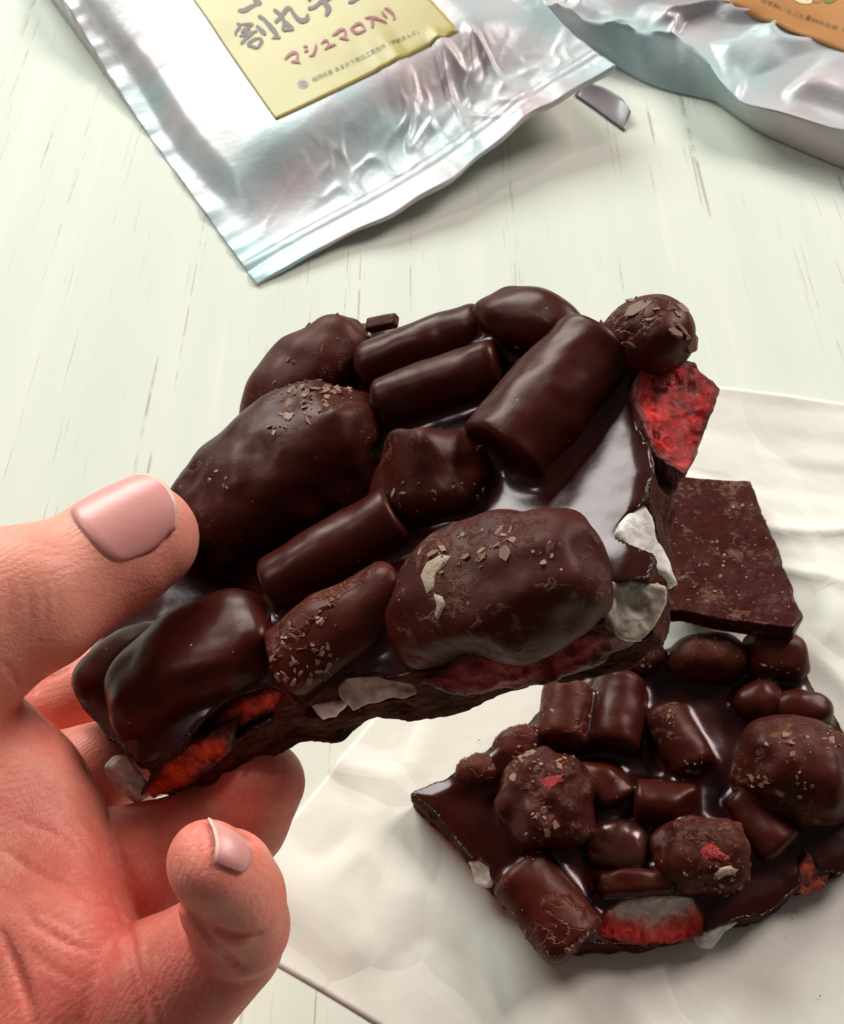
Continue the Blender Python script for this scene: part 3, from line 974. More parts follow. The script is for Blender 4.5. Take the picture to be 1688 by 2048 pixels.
SL = [
    dict(n='coated_marshmallow', k='cyl', a=(1142, 1370), b=(1122, 1492), w=1.30, z=1.21, hc=0.29, m='cracked', rd=.25, fl=14),
    dict(n='coated_marshmallow', k='cyl', a=(1246, 1358), b=(1226, 1502), w=1.24, z=1.21, hc=0.32, m='satin', rd=.22),
    dict(n='coated_marshmallow', k='ell', a=(1215, 1335), b=(1335, 1305), w=0.96, z=0.88, hc=0.24, m='scuffed', amp=0.084, chip=.05, fl=30, flt=0),
    dict(n='coated_almond', k='ell', a=(1336, 1316), b=(1494, 1318), w=1.27, z=1.32, hc=0.36, m='milk', amp=0.048, fl=14, e=2.4),
    dict(n='coated_almond', k='box', a=(1488, 1318), b=(1608, 1308), w=1.30, z=1.21, hc=0.36, m='milk', rd=.42, amp=0.108, f=1.3, fl=14, roll=.3),
    dict(n='coated_marshmallow', k='cyl', a=(1322, 1420), b=(1395, 1545), w=1.19, z=1.16, hc=0.29, m='satin2', rd=.24, fl=26, flt=.2, flpx=[(1385, 1525, 25), (1350, 1440, 20)], red=[]),
    dict(n='coated_almond', k='ell', a=(1472, 1425), b=(1556, 1385), w=0.96, z=0.88, hc=0.24, m='satin', amp=0.048),
    dict(n='coated_almond', k='ell', a=(1545, 1422), b=(1668, 1420), w=0.96, z=0.94, hc=0.29, m='satin', amp=0.048, e=2.5),
    dict(n='coated_strawberry', k='ell', a=(1478, 1510), b=(1725, 1570), w=2.37, z=1.98, hc=0.49, m='scuffed', amp=0.145, f=1.1, e=2.5, fl=45, flt=.1, fls=(.03, .16), flpx=[(1510, 1565, 35), (1590, 1560, 40), (1650, 1485, 40), (1600, 1500, 40), (1540, 1500, 25)]),
    dict(n='coated_strawberry', k='ell', a=(998, 1595), b=(1182, 1605), w=2.32, z=1.87, hc=0.44, m='scuffed', amp=0.145, f=1.3, e=2.6, chip=.04, fl=60, flt=.0, fls=(.03, .15), flpx=[(1050, 1530, 35), (1125, 1535, 30), (1100, 1620, 40), (1080, 1660, 30)], red=[[(1078, 1562), (1098, 1550), (1124, 1548), (1132, 1560), (1112, 1570), (1096, 1584)]]),
    dict(n='coated_almond', k='ell', a=(914, 1553), b=(1008, 1528), w=0.75, z=0.66, hc=0.16, m='cracked', amp=0.036, fl=22, flt=-.1),
    dict(n='coated_almond', k='ell', a=(985, 1512), b=(1078, 1472), w=0.88, z=0.83, hc=0.22, m='cracked', amp=0.048, fl=22, flt=-.1),
    dict(n='coated_nut_piece', k='box', a=(1180, 1520), b=(1236, 1612), w=1.07, z=0.83, hc=0.14, m='satin', rd=.2, amp=0.084, cuts=[(-.6, .5, .6, .4, .1)]),
    dict(n='coated_nut_piece', k='cyl', a=(1268, 1600), b=(1392, 1612), w=1.07, z=0.99, hc=0.16, m='satin', rd=.14, amp=0.060, cuts=[(.5, -.5, .6, .5, .08)]),
    dict(n='coated_nut_piece', k='cyl', a=(1466, 1590), b=(1566, 1700), w=0.96, z=0.88, hc=0.14, m='satin', rd=.18, amp=0.072, tap=.2),
    dict(n='coated_strawberry', k='ell', a=(1308, 1705), b=(1496, 1712), w=1.75, z=1.54, hc=0.32, m='scuffed', amp=0.145, f=1.4, chip=.06, e=2.6, fl=36, flt=0, flpx=[(1400, 1735, 40), (1475, 1765, 45), (1450, 1700, 25)], smear=[[(1425, 1748), (1440, 1735), (1462, 1730), (1480, 1738), (1470, 1750), (1450, 1752), (1435, 1762)]], red=[[(1396, 1698), (1412, 1684), (1432, 1690), (1446, 1704), (1466, 1716), (1448, 1726), (1428, 1718), (1412, 1722)]]),
    dict(n='coated_nut_piece', k='ell', a=(1175, 1690), b=(1300, 1690), w=1.24, z=0.66, hc=-0.01, m='glossy', amp=0.072, men=.35),
    dict(n='cracked_marshmallow', k='cyl', a=(1036, 1738), b=(1160, 1895), w=1.53, z=1.26, hc=0.06, m='cracked', rd=.2, amp=0.048, fl=40, flt=.1, res=.04),
    dict(n='strawberry_slice', k='poly', px=[(1193, 1855), (1212, 1818), (1255, 1800), (1300, 1790), (1350, 1792), (1390, 1798), (1414, 1838), (1408, 1872), (1350, 1888), (1290, 1893), (1230, 1888), (1200, 1875)], nd=(0, -.48, .88), hc=-.12, dep=.6, m='berry_slice', amp=.07, dish=.05, label='cut strawberry slice with a pale heart in the near edge', res=.03, sink=.1, men=.1),
    dict(n='coated_nut_piece', k='box', a=(1192, 1776), b=(1345, 1768), w=.55, z=.75, hc=0.08, m='satin2', rd=.16, amp=0.060),
    dict(n='strawberry_slice', k='poly', px=[(1590, 1788), (1600, 1740), (1622, 1712), (1642, 1742), (1670, 1742), (1642, 1780), (1612, 1794)], nd=(.2, -.75, .6), hc=-.2, dep=.5, m='berry_orange', amp=.09, label='small orange red strawberry piece in the right edge', res=.03, sink=.1, men=.1),
    dict(n='broken_marshmallow', k='poly', px=[(1403, 1902), (1408, 1870), (1440, 1850), (1482, 1843), (1452, 1866), (1428, 1902)], nd=(.3, -.8, .5), hc=-.45, dep=.4, m='white', amp=0.028, res=.03, sink=.12, men=.1, label='torn white marshmallow beside the strawberry slice'),
    dict(n='broken_marshmallow', k='poly', px=[(933, 1725), (958, 1716), (980, 1735), (986, 1768), (972, 1782), (950, 1768)], nd=(-.6, -.5, .6), hc=-.3, dep=.4, m='white', amp=0.022, dish=.05, res=.03, sink=.12, men=.1, label='white marshmallow end in the left edge'),
    dict(n='marshmallow_fragment', k='ell', a=(1670, 1738), b=(1715, 1722), w=.4, z=.5, hc=-0.30, m='white', amp=0.033, chip=.05, res=.03, sink=.12, men=.1),
]
build_bark(bark, bark_fr, outline_s, THK, SL, 0.05, 17, 0.07)


# ------------------------------------------------------------------ the plain chocolate shard leaning on it
def shard():
    pa, pb, pc_ = tbl(1330, 950, 0.75), tbl(1500, 960, 0.75), tbl(1600, 1240, 2.45)
    u = pb - pa
    u /= np.linalg.norm(u)
    t = pc_ - pa
    n = np.cross(u, t)
    n /= np.linalg.norm(n)
    if n[2] < 0:
        n = -n
    fr = Frame(pa, u, np.cross(n, u), n)
    out = [(1290, 948), (1378, 954), (1440, 957), (1500, 961), (1530, 1030), (1560, 1105), (1590, 1180), (1606, 1232), (1590, 1256), (1500, 1246), (1440, 1236), (1365, 1222), (1290, 1215)]
    poly = np.array([fr.px(x, y)[:2] for x, y in out])
    th = 0.42

    def fn(P):
        d = polysd(P[:, :2].astype(float), poly) + 0.05 * fbm(P, 1.6, 77, 3)
        d = smax(d, P[:, 2] - 0.012 * fbm(P, 1.5, 71), 0.04)
        return smax(d, -th - P[:, 2], 0.04)
    V, q = net(fn, [poly[:, 0].min() - .3, poly[:, 1].min() - .3, -th - .12], [poly[:, 0].max() + .3, poly[:, 1].max() + .3, .15], 0.045)
    o = mesh_obj('chocolate_shard', V, q, M['shard'])
    o.matrix_world = fr.matrix()
    add_flakes('chocolate_flake_film', o, 130, o, size=(0.015, 0.085), seed=5, zmin=1.2, thr=-.05, freq=1.2)
    tag(o, 'flat plain dark chocolate shard leaning on the bark piece on the parchment', 'chocolate')


M['shard'] = chocolate('plain_chocolate', 0.34, 0.65, (0.044, 0.0050, 0.0028), lumpy=0.5, spec=0.2)
shard()
# crumbs fallen on the paper
V, Fc = [], []
for (x, y) in [(958, 1480), (865, 1835), (1585, 1838), (1572, 1876), (1640, 1992), (700, 1790)]:
    p = tbl(x, y, 0.12)
    s = rng.uniform(.012, .026)
    b0 = len(V)
    for a in range(5):
        V.append(p + s * np.array([math.cos(a * 1.257) * rng.uniform(.6, 1.4), math.sin(a * 1.257) * rng.uniform(.6, 1.3), 0]))
    V.append(p + np.array([0, 0, s]))
    for a in range(5):
        Fc.append((b0 + a, b0 + (a + 1) % 5, b0 + 5))
cr = mesh_obj('chocolate_crumbs', V, Fc, M['satin'], smooth=False)
tag(cr, 'tiny dark chocolate crumbs scattered on the parchment', 'crumbs', kind='stuff')


# ------------------------------------------------------------------ the hand
def rc(P, a, b2, r1, r2):
    ba = b2 - a
    l2 = ba @ ba
    rr = r1 - r2
    a2 = l2 - rr * rr
    il2 = 1 / l2
    pa = P - a
    y = pa @ ba
    z = y - l2
    xx = pa * l2 - y[:, None] * ba
    x2 = (xx ** 2).sum(1)
    y2, z2 = y * y * l2, z * z * l2
    k = np.sign(rr) * rr * rr * x2
    d = (np.sqrt(x2 * a2 * il2) + y * rr) * il2 - r1
    m1 = np.sign(z) * a2 * z2 > k
    m2 = np.sign(y) * a2 * y2 < k
    d = np.where(m2, np.sqrt(x2 + y2) * il2 - r1, d)
    d = np.where(m1, np.sqrt(x2 + z2) * il2 - r2, d)
    return d


def chain(P, pts, k=0.25):
    d = None
    J = [(at(x, y, dd), r) for x, y, dd, r in pts]
    for (a, r1), (b2, r2) in zip(J[:-1], J[1:]):
        s = rc(P, a, b2, r1, r2)
        d = s if d is None else smin(d, s, k)
    return d


THUMB = [(-260, 1380, 15.9, 1.85), (-60, 1238, 16.1, 1.36), (60, 1198, 16.3, 1.14), (150, 1155, 16.7, 0.98), (232, 1104, 17.0, 0.96), (280, 1076, 17.2, 0.91)]
INDEX = [(-80, 1470, 19.0, .95), (80, 1428, 19.8, .88), (240, 1370, 20.9, .88), (430, 1250, 20.9, .85), (560, 1180, 20.7, .78)]
MIDDLE = [(20, 1585, 18.4, .95), (190, 1545, 18.5, .82), (330, 1490, 19.5, .84), (520, 1350, 19.6, .80), (610, 1260, 19.7, .74)]
RING = [(90, 1750, 17.2, .98), (290, 1733, 17.2, .99), (400, 1690, 17.5, .90), (478, 1640, 17.7, .81), (524, 1566, 17.4, .71)]
PINKY = [(150, 2130, 15.6, 1.5), (320, 1990, 15.2, 1.05), (455, 1885, 15.0, .80)]
PINKY_END = [(480, 1852, 14.6, .70), (464, 1795, 14.1, .68), (452, 1758, 13.8, .61), (425, 1738, 13.4, .52)]
PALM = [
    [(-90, 1560, 16.9, 1.55), (0, 1600, 16.9, 1.25), (70, 1650, 16.7, 1.10)],
    [(-60, 1740, 16.4, 1.6), (110, 1755, 16.2, .98)],
    [(-40, 1900, 15.9, 1.6), (100, 1900, 15.6, 1.15), (120, 2000, 15.4, 1.2), (60, 2150, 15.2, 1.7)],
    [(-220, 1560, 16.6, 2.2), (-160, 1900, 16.2, 2.3), (-120, 2300, 15.8, 2.3)],
    [(60, 2150, 15.5, 1.7), (-20, 2350, 15.6, 2.1)],
    [(-120, 2250, 16.0, 2.2), (-330, 2800, 17.0, 2.3), (-420, 3200, 18.0, 2.6)],
]
CREASES = [  # polylines in the picture plane, radius
    ([(236, 1815), (258, 1862), (266, 1919), (286, 2005), (298, 2060)], .08),
    ([(60, 1820), (110, 1835), (170, 1870)], .02),
    ([(120, 1620), (160, 1660), (190, 1720)], .02),
    ([(30, 1790), (70, 1850), (140, 1890), (190, 1905)], 0.038),
    ([(10, 1700), (60, 1740), (130, 1770), (180, 1800), (225, 1812)], 0.049),
    ([(0, 1860), (30, 1930), (55, 2000), (70, 2060)], 0.079),
    ([(60, 1900), (100, 1935), (150, 1960)], 0.028),
    ([(40, 1640), (100, 1665), (150, 1690)], 0.028),
    ([(385, 1826), (400, 1848), (440, 1866), (480, 1875), (520, 1872)], .075),
    ([(352, 1802), (394, 1850), (430, 1895), (456, 1920), (490, 1942)], .095),
    ([(288, 1880), (300, 1950), (318, 2010), (330, 2060)], 0.038),
    ([(418, 1640), (450, 1660), (490, 1676), (525, 1682)], 0.061),
    ([(318, 1628), (322, 1690), (330, 1770)], 0.028),
    ([(48, 1160), (58, 1190), (62, 1240)], 0.015),
    ([(82, 1150), (92, 1200), (90, 1260)], 0.018),
    ([(104, 1150), (115, 1180), (116, 1220)], 0.015),
    ([(20, 1170), (22, 1200), (12, 1250)], 0.015),
    ([(70, 1385), (68, 1368), (85, 1358), (110, 1352), (140, 1338)], 0.052),
    ([(60, 1078), (95, 1092), (120, 1096)], 0.013),
    ([(65, 1105), (100, 1112), (130, 1110)], 0.013),
    ([(10, 1330), (40, 1370), (55, 1400)], 0.018),
]


def hand_raw(P):
    th = chain(P, THUMB, .18)
    # flatten the nail side a little, blunt pulp at the tip
    th = smin(th, np.linalg.norm(P - at(296, 1076, 17.25), axis=1) - .76, .2)
    pm = None
    for c_ in PALM:
        d = chain(P, c_, .5)
        pm = d if pm is None else smin(pm, d, .32)
    body = smin(pm, th, .35)
    p0 = chain(P, PINKY, .16)
    pk = chain(P, PINKY_END, .16)
    pk = smin(pk, np.linalg.norm(P - at(408, 1712, 13.45), axis=1) - .44, .2)
    body = smin(smin(body, p0, .08), pk, .05)
    for ch, k in ((RING, .04), (MIDDLE, .03), (INDEX, .03)):
        f_ = chain(P, ch, .16)
        body = smin(body, f_, k)
    return body


def march(x, y, d0=9.0, d1=22.0):
    r = ray(x, y)
    t = d0
    for _ in range(80):
        s = hand_raw((C + r * t)[None])[0]
        if s < 0.004:
            return C + r * t
        t += s * 0.8 / np.linalg.norm(r)
        if t > d1:
            return None
    return C + r * t


cre = []
for pl, rad in CREASES:
    dense = []
    for (x0, y0), (x1, y1) in zip(pl[:-1], pl[1:]):
        k = max(2, int(math.hypot(x1 - x0, y1 - y0) / 14))
        dense += [(x0 + (x1 - x0) * j / k, y0 + (y1 - y0) * j / k) for j in range(k)]
    dense.append(pl[-1])
    pts = [p for p in (march(*q) for q in dense) if p is not None]
    pts = np.array(pts)
    # small wander so that the folds are not ruled
    cre.append((pts, rad))


def crease_d(P):
    best = np.full(len(P), 9.0)
    for pts, rad in cre:
        lo, hi = pts.min(0) - .5, pts.max(0) + .5
        m = ((P > lo) & (P < hi)).all(1)
        if not m.any():
            continue
        Q = P[m]
        dd = np.full(len(Q), 9.0)
        n_ = len(pts) - 1
        for i in range(n_):
            a, b2 = pts[i], pts[i + 1]
            ba = b2 - a
            if ba @ ba > 0.5:
                continue
            t = np.clip((Q - a) @ ba / max(ba @ ba, 1e-9), 0, 1)
            rr = rad * (0.35 + 0.65 * math.sin(math.pi * (i + .5) / n_) ** .5)
            dd = np.minimum(dd, np.linalg.norm(Q - a - t[:, None] * ba, axis=1) - rr)
        best[m] = np.minimum(best[m], dd)
    return best


def hand_full(P):
    d = np.full(len(P), 1.0)
    d[:] = hand_raw(P)
    near = np.abs(d) < .3
    Q = P[near]
    c_ = crease_d(Q)
    dq = d[near] + .012 * fbm(Q, 1.4, 5, 2)
    d[near] = smax(dq, -c_, .05)
    return d


def build_hand():
    h = 0.05
    lo, hi = np.array([-14.0, -1.5, 2.0]), np.array([-0.2, 12.0, 16.0])
    allp = np.array([at(x, y, d) for ch in (THUMB, INDEX, MIDDLE, RING, PINKY, PINKY_END, *PALM) for x, y, d, r in ch])
    rads = np.array([r for ch in (THUMB, INDEX, MIDDLE, RING, PINKY, PINKY_END, *PALM) for x, y, d, r in ch])[:, None]
    lo, hi = (allp - rads).min(0) - .3, (allp + rads).max(0) + .3
    # coarse pass finds the shell, fine pass only evaluates there
    n = (np.ceil((hi - lo) / h).astype(int) // 8 + 1) * 8 + 1
    g = [lo[k] + np.arange(n[k]) * h for k in range(3)]
    G = np.full(n, 9.0, np.float32)
    cx = [a[:-1].reshape(-1, 8).mean(1) + h / 2 for a in g]
    cc = np.stack(np.meshgrid(*cx, indexing='ij'), -1)
    dc = hand_raw(cc.reshape(-1, 3)).reshape(cc.shape[:3])
    blk = np.argwhere(np.abs(dc) < h * 8)
    far = np.repeat(np.repeat(np.repeat(dc, 8, 0), 8, 1), 8, 2)
    G[:far.shape[0], :far.shape[1], :far.shape[2]] = far
    off = np.stack(np.meshgrid(np.arange(9), np.arange(9), np.arange(9), indexing='ij'), -1).reshape(-1, 3)
    for s in range(0, len(blk), 400):
        ids = (blk[s:s + 400, None, :] * 8 + off[None]).reshape(-1, 3)
        P = lo + ids * h
        G[ids[:, 0], ids[:, 1], ids[:, 2]] = hand_full(P)
    V, q = surface_nets(G.astype(np.float64), lo, h)
    o = mesh_obj('hand', V, q, M['skin'])
    cd = crease_d(V)
    a_ = o.data.attributes.new('crease', 'FLOAT', 'POINT')
    a_.data.foreach_set('value', sstep(.16, 0.0, cd).astype(np.float32))
    t_ = o.data.attributes.new('thumb', 'FLOAT', 'POINT')
    t_.data.foreach_set('value', sstep(.55, 0.0, chain(V, THUMB[1:], .18)).astype(np.float32))
    return o


hand = build_hand()
tag(hand, 'left hand reaching in from the left, thumb and fingers gripping the chocolate bark', 'hand')


def nail(axis_a, axis_b, r, dorsal, s0, s1, phi, name, free=0.10, flat=0.9, lift=.06):
    a = axis_b - axis_a
    a /= np.linalg.norm(a)
    d = dorsal - (dorsal @ a) * a
    d /= np.linalg.norm(d)
    bb = np.cross(a, d)
    nu, nv = 25, 29
    V, att = [], []
    for i in range(nu):
        u = i / (nu - 1)
        for j in range(nv):
            v = 2 * j / (nv - 1) - 1
            # rounded base and rounded tip outline
            base = s0 + (s1 - s0) * 0.13 * (1 - math.sqrt(max(0, 1 - abs(v) ** 2.4))) * 1.6
            tip = s1 - (s1 - s0) * 0.20 * (abs(v) ** 2.6)
            s = base + (tip - base) * u
            wid = phi * (0.90 + 0.10 * math.sin(math.pi * min(1, u * 1.2)))
            ph = v * wid
            uu = (s - s0) / (s1 - s0)
            rr = r * (1.0 + .07 * max(0, .6 - uu) - 0.10 * max(0, uu - .45) ** 2 * 3.0)
            y = rr * math.sin(ph)
            z = rr * (flat * math.cos(ph) + (1 - flat)) + lift
            edge = max(0, abs(v) - .86) / .14
            z -= .05 * edge ** 2
            if u < .08:
                z -= .05 * (1 - u / .08)
            V.append(axis_b + a * s + d * z + bb * y)
    nn = len(V)
    V = np.array(V)
    cen = axis_b + ((V - axis_b) @ a)[:, None] * a
    inn = V - .16 * (V - cen) / np.linalg.norm(V - cen, axis=1)[:, None]
    Vall = np.concatenate([V, inn])
    idx = np.arange(nn).reshape(nu, nv)
    top = np.stack([idx[:-1, :-1], idx[:-1, 1:], idx[1:, 1:], idx[1:, :-1]], -1).reshape(-1, 4)
    faces = top.tolist() + (top[:, ::-1] + nn).tolist()
    loop = list(idx[0, :]) + list(idx[1:, -1]) + list(idx[-1, -2::-1]) + list(idx[-2:0:-1, 0])
    for k in range(len(loop)):
        p, q = int(loop[k]), int(loop[(k + 1) % len(loop)])
        faces.append((q, p, p + nn, q + nn))
    o = mesh_obj(name, Vall, faces, [M['nail'], M['nail_tip']], hand)
    rows = np.repeat(np.arange(nu - 1), nv - 1)
    mi = np.zeros(len(faces), int)
    mi[:len(top)] = rows >= (nu - 1) * (1 - free)
    o.data.polygons.foreach_set('material_index', mi.tolist())
    return o


tA, tB = at(150, 1155, 16.7), at(275, 1079, 17.18)
ta = (tB - tA) / np.linalg.norm(tB - tA)
upn = -R * .537 + U * .843
nail(tA, tB, .945, (-F) * math.cos(math.radians(22)) + upn * math.sin(math.radians(22)), -.80, .70, math.radians(50), 'thumbnail', .045, lift=.09)


def wrapped_nail(name, left, right, off=.035):
    """nail plate laid on the fingertip between its free edge and its base"""
    V = []
    n, m = 12, 10
    for i in range(n):
        f = i / (n - 1)
        for j in range(m):
            g = j / (m - 1)
            def along(pl):
                t = g * (len(pl) - 1)
                k = min(int(t), len(pl) - 2)
                return np.array(pl[k]) * (1 - t + k) + np.array(pl[k + 1]) * (t - k)
            x, y = along(left) * (1 - f) + along(right) * f
            p = march(x, y)
            e = .02
            nn = np.array([hand_raw((p + d)[None])[0] - hand_raw((p - d)[None])[0] for d in (np.eye(3) * e)])
            nn /= np.linalg.norm(nn)
            edge = min(g, 1 - g, (1 - f)) * 8
            V.append(p + nn * (off * min(1, .15 + edge)))
    idx = np.arange(n * m).reshape(n, m)
    fc = np.stack([idx[:-1, :-1], idx[1:, :-1], idx[1:, 1:], idx[:-1, 1:]], -1).reshape(-1, 4)
    o = mesh_obj(name, V, fc, [M['nail'], M['nail_tip']], hand)
    o.data.polygons.foreach_set('material_index', np.repeat(np.arange(n - 1) < 1, m - 1).astype(int).tolist())
    o.modifiers.new('sub', 'SUBSURF').render_levels = 2
    md = o.modifiers.new('thick', 'SOLIDIFY')
    md.thickness, md.offset = .0005, -1
    return o


wrapped_nail('fingernail', [(412, 1642), (424, 1665), (430, 1690), (428, 1722)], [(470, 1672), (494, 1700), (498, 1722), (478, 1742)])


# ------------------------------------------------------------------ foil pouches
def ribbon(pts, wd, conv, taper=True):
    """brush stroke in picture pixels: filled strip along a polyline"""
    P = []
    for (a, b2) in zip(pts[:-1], pts[1:]):
        k = max(2, int(math.dist(a, b2) / 3))
        P += [(a[0] + (b2[0] - a[0]) * j / k, a[1] + (b2[1] - a[1]) * j / k) for j in range(k)]
    P.append(pts[-1])
    P = np.array(P, float)
    for _ in range(2):
        P[1:-1] = (P[:-2] + 2 * P[1:-1] + P[2:]) / 4
    T = np.gradient(P, axis=0)
    T /= np.linalg.norm(T, axis=1)[:, None] + 1e-9
    N = np.stack([-T[:, 1], T[:, 0]], 1)
    s = np.linspace(0, 1, len(P))
    ww = wd / 2 * (0.75 + 0.3 * np.sin(math.pi * s) + 0.15 * np.sin(7 * s + wd)) if taper else np.full(len(P), wd / 2)
    ww[0] *= .6
    ww[-1] *= .55
    return P + N * ww[:, None], P - N * ww[:, None]


class Pouch:
    """inflated foil bag with its own top surface function"""

    def __init__(s, B0, Ud, Vd, zfun, wavy=0.0):
        s.wavy = wavy
        s.B0, s.Ud, s.Vd, s.zf = np.array(B0[:2]), np.array(Ud), np.array(Vd), zfun
        s.Mi = np.linalg.inv(np.stack([s.Ud, s.Vd], 1))

    def pt(s, uv, off=0.0):
        uv = np.atleast_2d(uv)
        p = s.B0 + uv[:, :1] * s.Ud + uv[:, 1:] * s.Vd
        if s.wavy:
            p = p + (s.wavy * np.exp(-uv[:, 1:] * 14) * np.sin(uv[:, :1] * 9 + .6) + .10 * noise(uv * 12, 1.0, 9)[:, None] * np.exp(-uv[:, 1:] * 30)) * s.Vd / 24
        z = s.zf(uv[:, 0], uv[:, 1])
        return np.concatenate([p, z[:, None]], 1) + np.array([0, 0, off])

    def uvs(s, px):
        px = np.atleast_2d(np.asarray(px, float))
        rr = F + (px[:, :1] - 844) / FPX * R + (1024 - px[:, 1:]) / FPX * U
        z = np.full(len(px), 1.5)
        for _ in range(14):
            p = (C + rr * ((z - C[2]) / rr[:, 2])[:, None])[:, :2]
            q = (p - s.B0) @ s.Mi.T
            z = 0.4 * z + 0.6 * s.zf(q[:, 0], q[:, 1])
        return q

    def uv(s, x, y):
        return s.uvs([(x, y)])[0]

    def sheet(s, name, corners_uv, n, m, off, mat, parent, thick=.02):
        a, b2, c_, d = [np.array(q) for q in corners_uv]
        S, T = np.meshgrid(np.linspace(0, 1, n), np.linspace(0, 1, m), indexing='ij')
        S, T = S.reshape(-1, 1), T.reshape(-1, 1)
        q = a * (1 - S) * (1 - T) + b2 * S * (1 - T) + c_ * S * T + d * (1 - S) * T
        V = s.pt(q, off)
        idx = np.arange(n * m).reshape(n, m)
        f = np.stack([idx[:-1, :-1], idx[1:, :-1], idx[1:, 1:], idx[:-1, 1:]], -1).reshape(-1, 4)
        o = mesh_obj(name, V, f, mat, parent)
        md = o.modifiers.new('thick', 'SOLIDIFY')
        md.thickness, md.offset = thick * CM, -1
        return o

    def strokes(s, name, items, mat, parent, off, grow=0.0):
        V, Fc = [], []
        for pts, wd in items:
            l, r_ = ribbon(pts, wd + grow, None)
            b0 = len(V)
            V += list(s.pt(s.uvs(np.stack([l, r_], 1).reshape(-1, 2)), off))
            for k in range(len(l) - 1):
                Fc.append((b0 + 2 * k, b0 + 2 * k + 1, b0 + 2 * k + 3, b0 + 2 * k + 2))
            off += 0.0006
        return mesh_obj(name, V, Fc, mat, parent, smooth=False)

    def polygon(s, name, ring, mat, parent, off):
        V = s.pt(s.uvs(ring), off)
        return mesh_obj(name, V, [tuple(range(len(V)))], mat, parent, smooth=False)

    def text(s, name, body, p0, p1, height_px, mat, parent, off):
        cu = bpy.data.curves.new(name, 'FONT')
        cu.body = body
        cu.size = 1.0
        cu.resolution_u = 2
        to = bpy.data.objects.new(name, cu)
        col.objects.link(to)
        bpy.context.view_layer.update()
        me = bpy.data.meshes.new_from_object(to.evaluated_get(bpy.context.evaluated_depsgraph_get()))
        bpy.data.objects.remove(to)
        if not len(me.vertices):
            return None
        co = np.array([v.co[:] for v in me.vertices])
        wd = co[:, 0].max() - co[:, 0].min()
        q0, q1 = s.uv(*p0), s.uv(*p1)
        d = np.array(p1) - np.array(p0)
        nrm = np.array([d[1], -d[0]]) / np.linalg.norm(d)
        if nrm[1] > 0:
            nrm = -nrm
        qh = s.uv(*(np.array(p0) + nrm * height_px)) - q0
        V = s.pt(q0 + ((co[:, :1] - co[:, 0].min()) / wd) * (q1 - q0) + co[:, 1:2] * qh, off)
        f = [tuple(p.vertices) for p in me.polygons]
        return mesh_obj(name, V, f, mat, parent, smooth=False)


def closed_bag(name, P, n, m, mat, parent, zlow):
    S, T = np.meshgrid(np.linspace(0, 1, n), np.linspace(0, 1, m), indexing='ij')
    uv = np.stack([S.ravel(), T.ravel()], 1)
    top = P.pt(uv)
    bot = top.copy()
    bot[:, 2] = np.minimum(zlow(uv[:, 0], uv[:, 1]), top[:, 2] - .012)
    idx = np.arange(n * m).reshape(n, m)
    f = np.stack([idx[:-1, :-1], idx[1:, :-1], idx[1:, 1:], idx[:-1, 1:]], -1).reshape(-1, 4)
    g = f[:, ::-1] + n * m
    faces = f.tolist() + g.tolist()
    loop = list(idx[:, 0]) + list(idx[-1, 1:]) + list(idx[-2::-1, -1]) + list(idx[0, -2:0:-1])
    for k in range(len(loop)):
        a, b2 = int(loop[k]), int(loop[(k + 1) % len(loop)])
        faces.append((b2, a, a + n * m, b2 + n * m))
    return mesh_obj(name, np.concatenate([top, bot]), faces, mat, parent)


# --- the pouch with the yellow label
b0, b1 = tbl(520, 578, 0.1), tbl(1230, 132, 2.3)
e1 = tbl(118, 0, 0.9)
Ud1 = (b1 - b0)[:2]
Vd1 = (e1 - b0)[:2]
Vd1 = Vd1 * 24.0 / np.linalg.norm(Vd1)


def lift1(u, v):
    return 0.10 + 2.2 * np.clip(u, 0, 1) ** 1.6 * (1 - .35 * np.clip(v, 0, 1)) + 0.25 * np.sin(3.1 * u) * np.exp(-v * 9) \
        + 0.75 * sstep(.42, .75, v) * sstep(.25, 0, u)


def z1(u, v):
    q = np.stack([u * 16, v * 24], -1)
    su = 0.040 - .025 * v + 0.008 * np.sin(v * 14)
    sv = 0.082
    du, dv, dr = sstep(su, su + .20, u), sstep(sv, sv + .16, v), sstep(.035, .22, 1 - u)
    # the edge of the filling rises steeply at the left
    du = np.clip(0.45 * sstep(su, su + .07, u) + 0.55 * du, 0, 1)
    body = 1.30 * np.clip(du, 0, 1) * (0.30 + 0.70 * dv) * sstep(sv - .005, sv + .13, v) * (0.35 + .65 * dr)
    near_v = np.exp(-((v - sv - .035) / .06) ** 2)
    wr = np.stack([u * 15 + 1.1 * noise(q, .5, 3), v * 22 - u * 5], -1)
    pucker = near_v * .13 * np.clip(1 - np.abs(fbm(wr, .8, 61, 2)) * 2.4, 0, 1) * (.6 + .6 * noise(q, .35, 8)) * 1.3
    # creases fanning from the lower right of the filling
    fan = np.exp(-(((u - .80) / .22) ** 2 + ((v - .17) / .13) ** 2))
    fq = np.stack([(u - .3 * v) * 14, (v + .5 * u) * 6], -1)
    cr_ = fan * .32 * (np.clip(1 - np.abs(fbm(fq, .75, 71, 2)) * 2.4, 0, 1) - .4)
    edge_w = .06 * fbm(q * np.array([.5, 2.0]), .55, 81, 2) * np.exp(-(u - .02) * 16) + .05 * noise(q * np.array([1.6, .4]), .5, 82) * np.exp(-v * 16)
    seal = -.03 * (np.abs(v - .040) < .0045) - .02 * (np.abs(v - .058) < .002)
    soft = .05 * fbm(q, .22, 91, 2) * du * dv
    # folded shoulder on the far left
    sh = .9 * np.exp(-(((u - .03) / .10) ** 2 + ((v - .80) / .10) ** 2))
    return lift1(u, v) + body + pucker * du + cr_ + edge_w + seal + soft + sh * .6


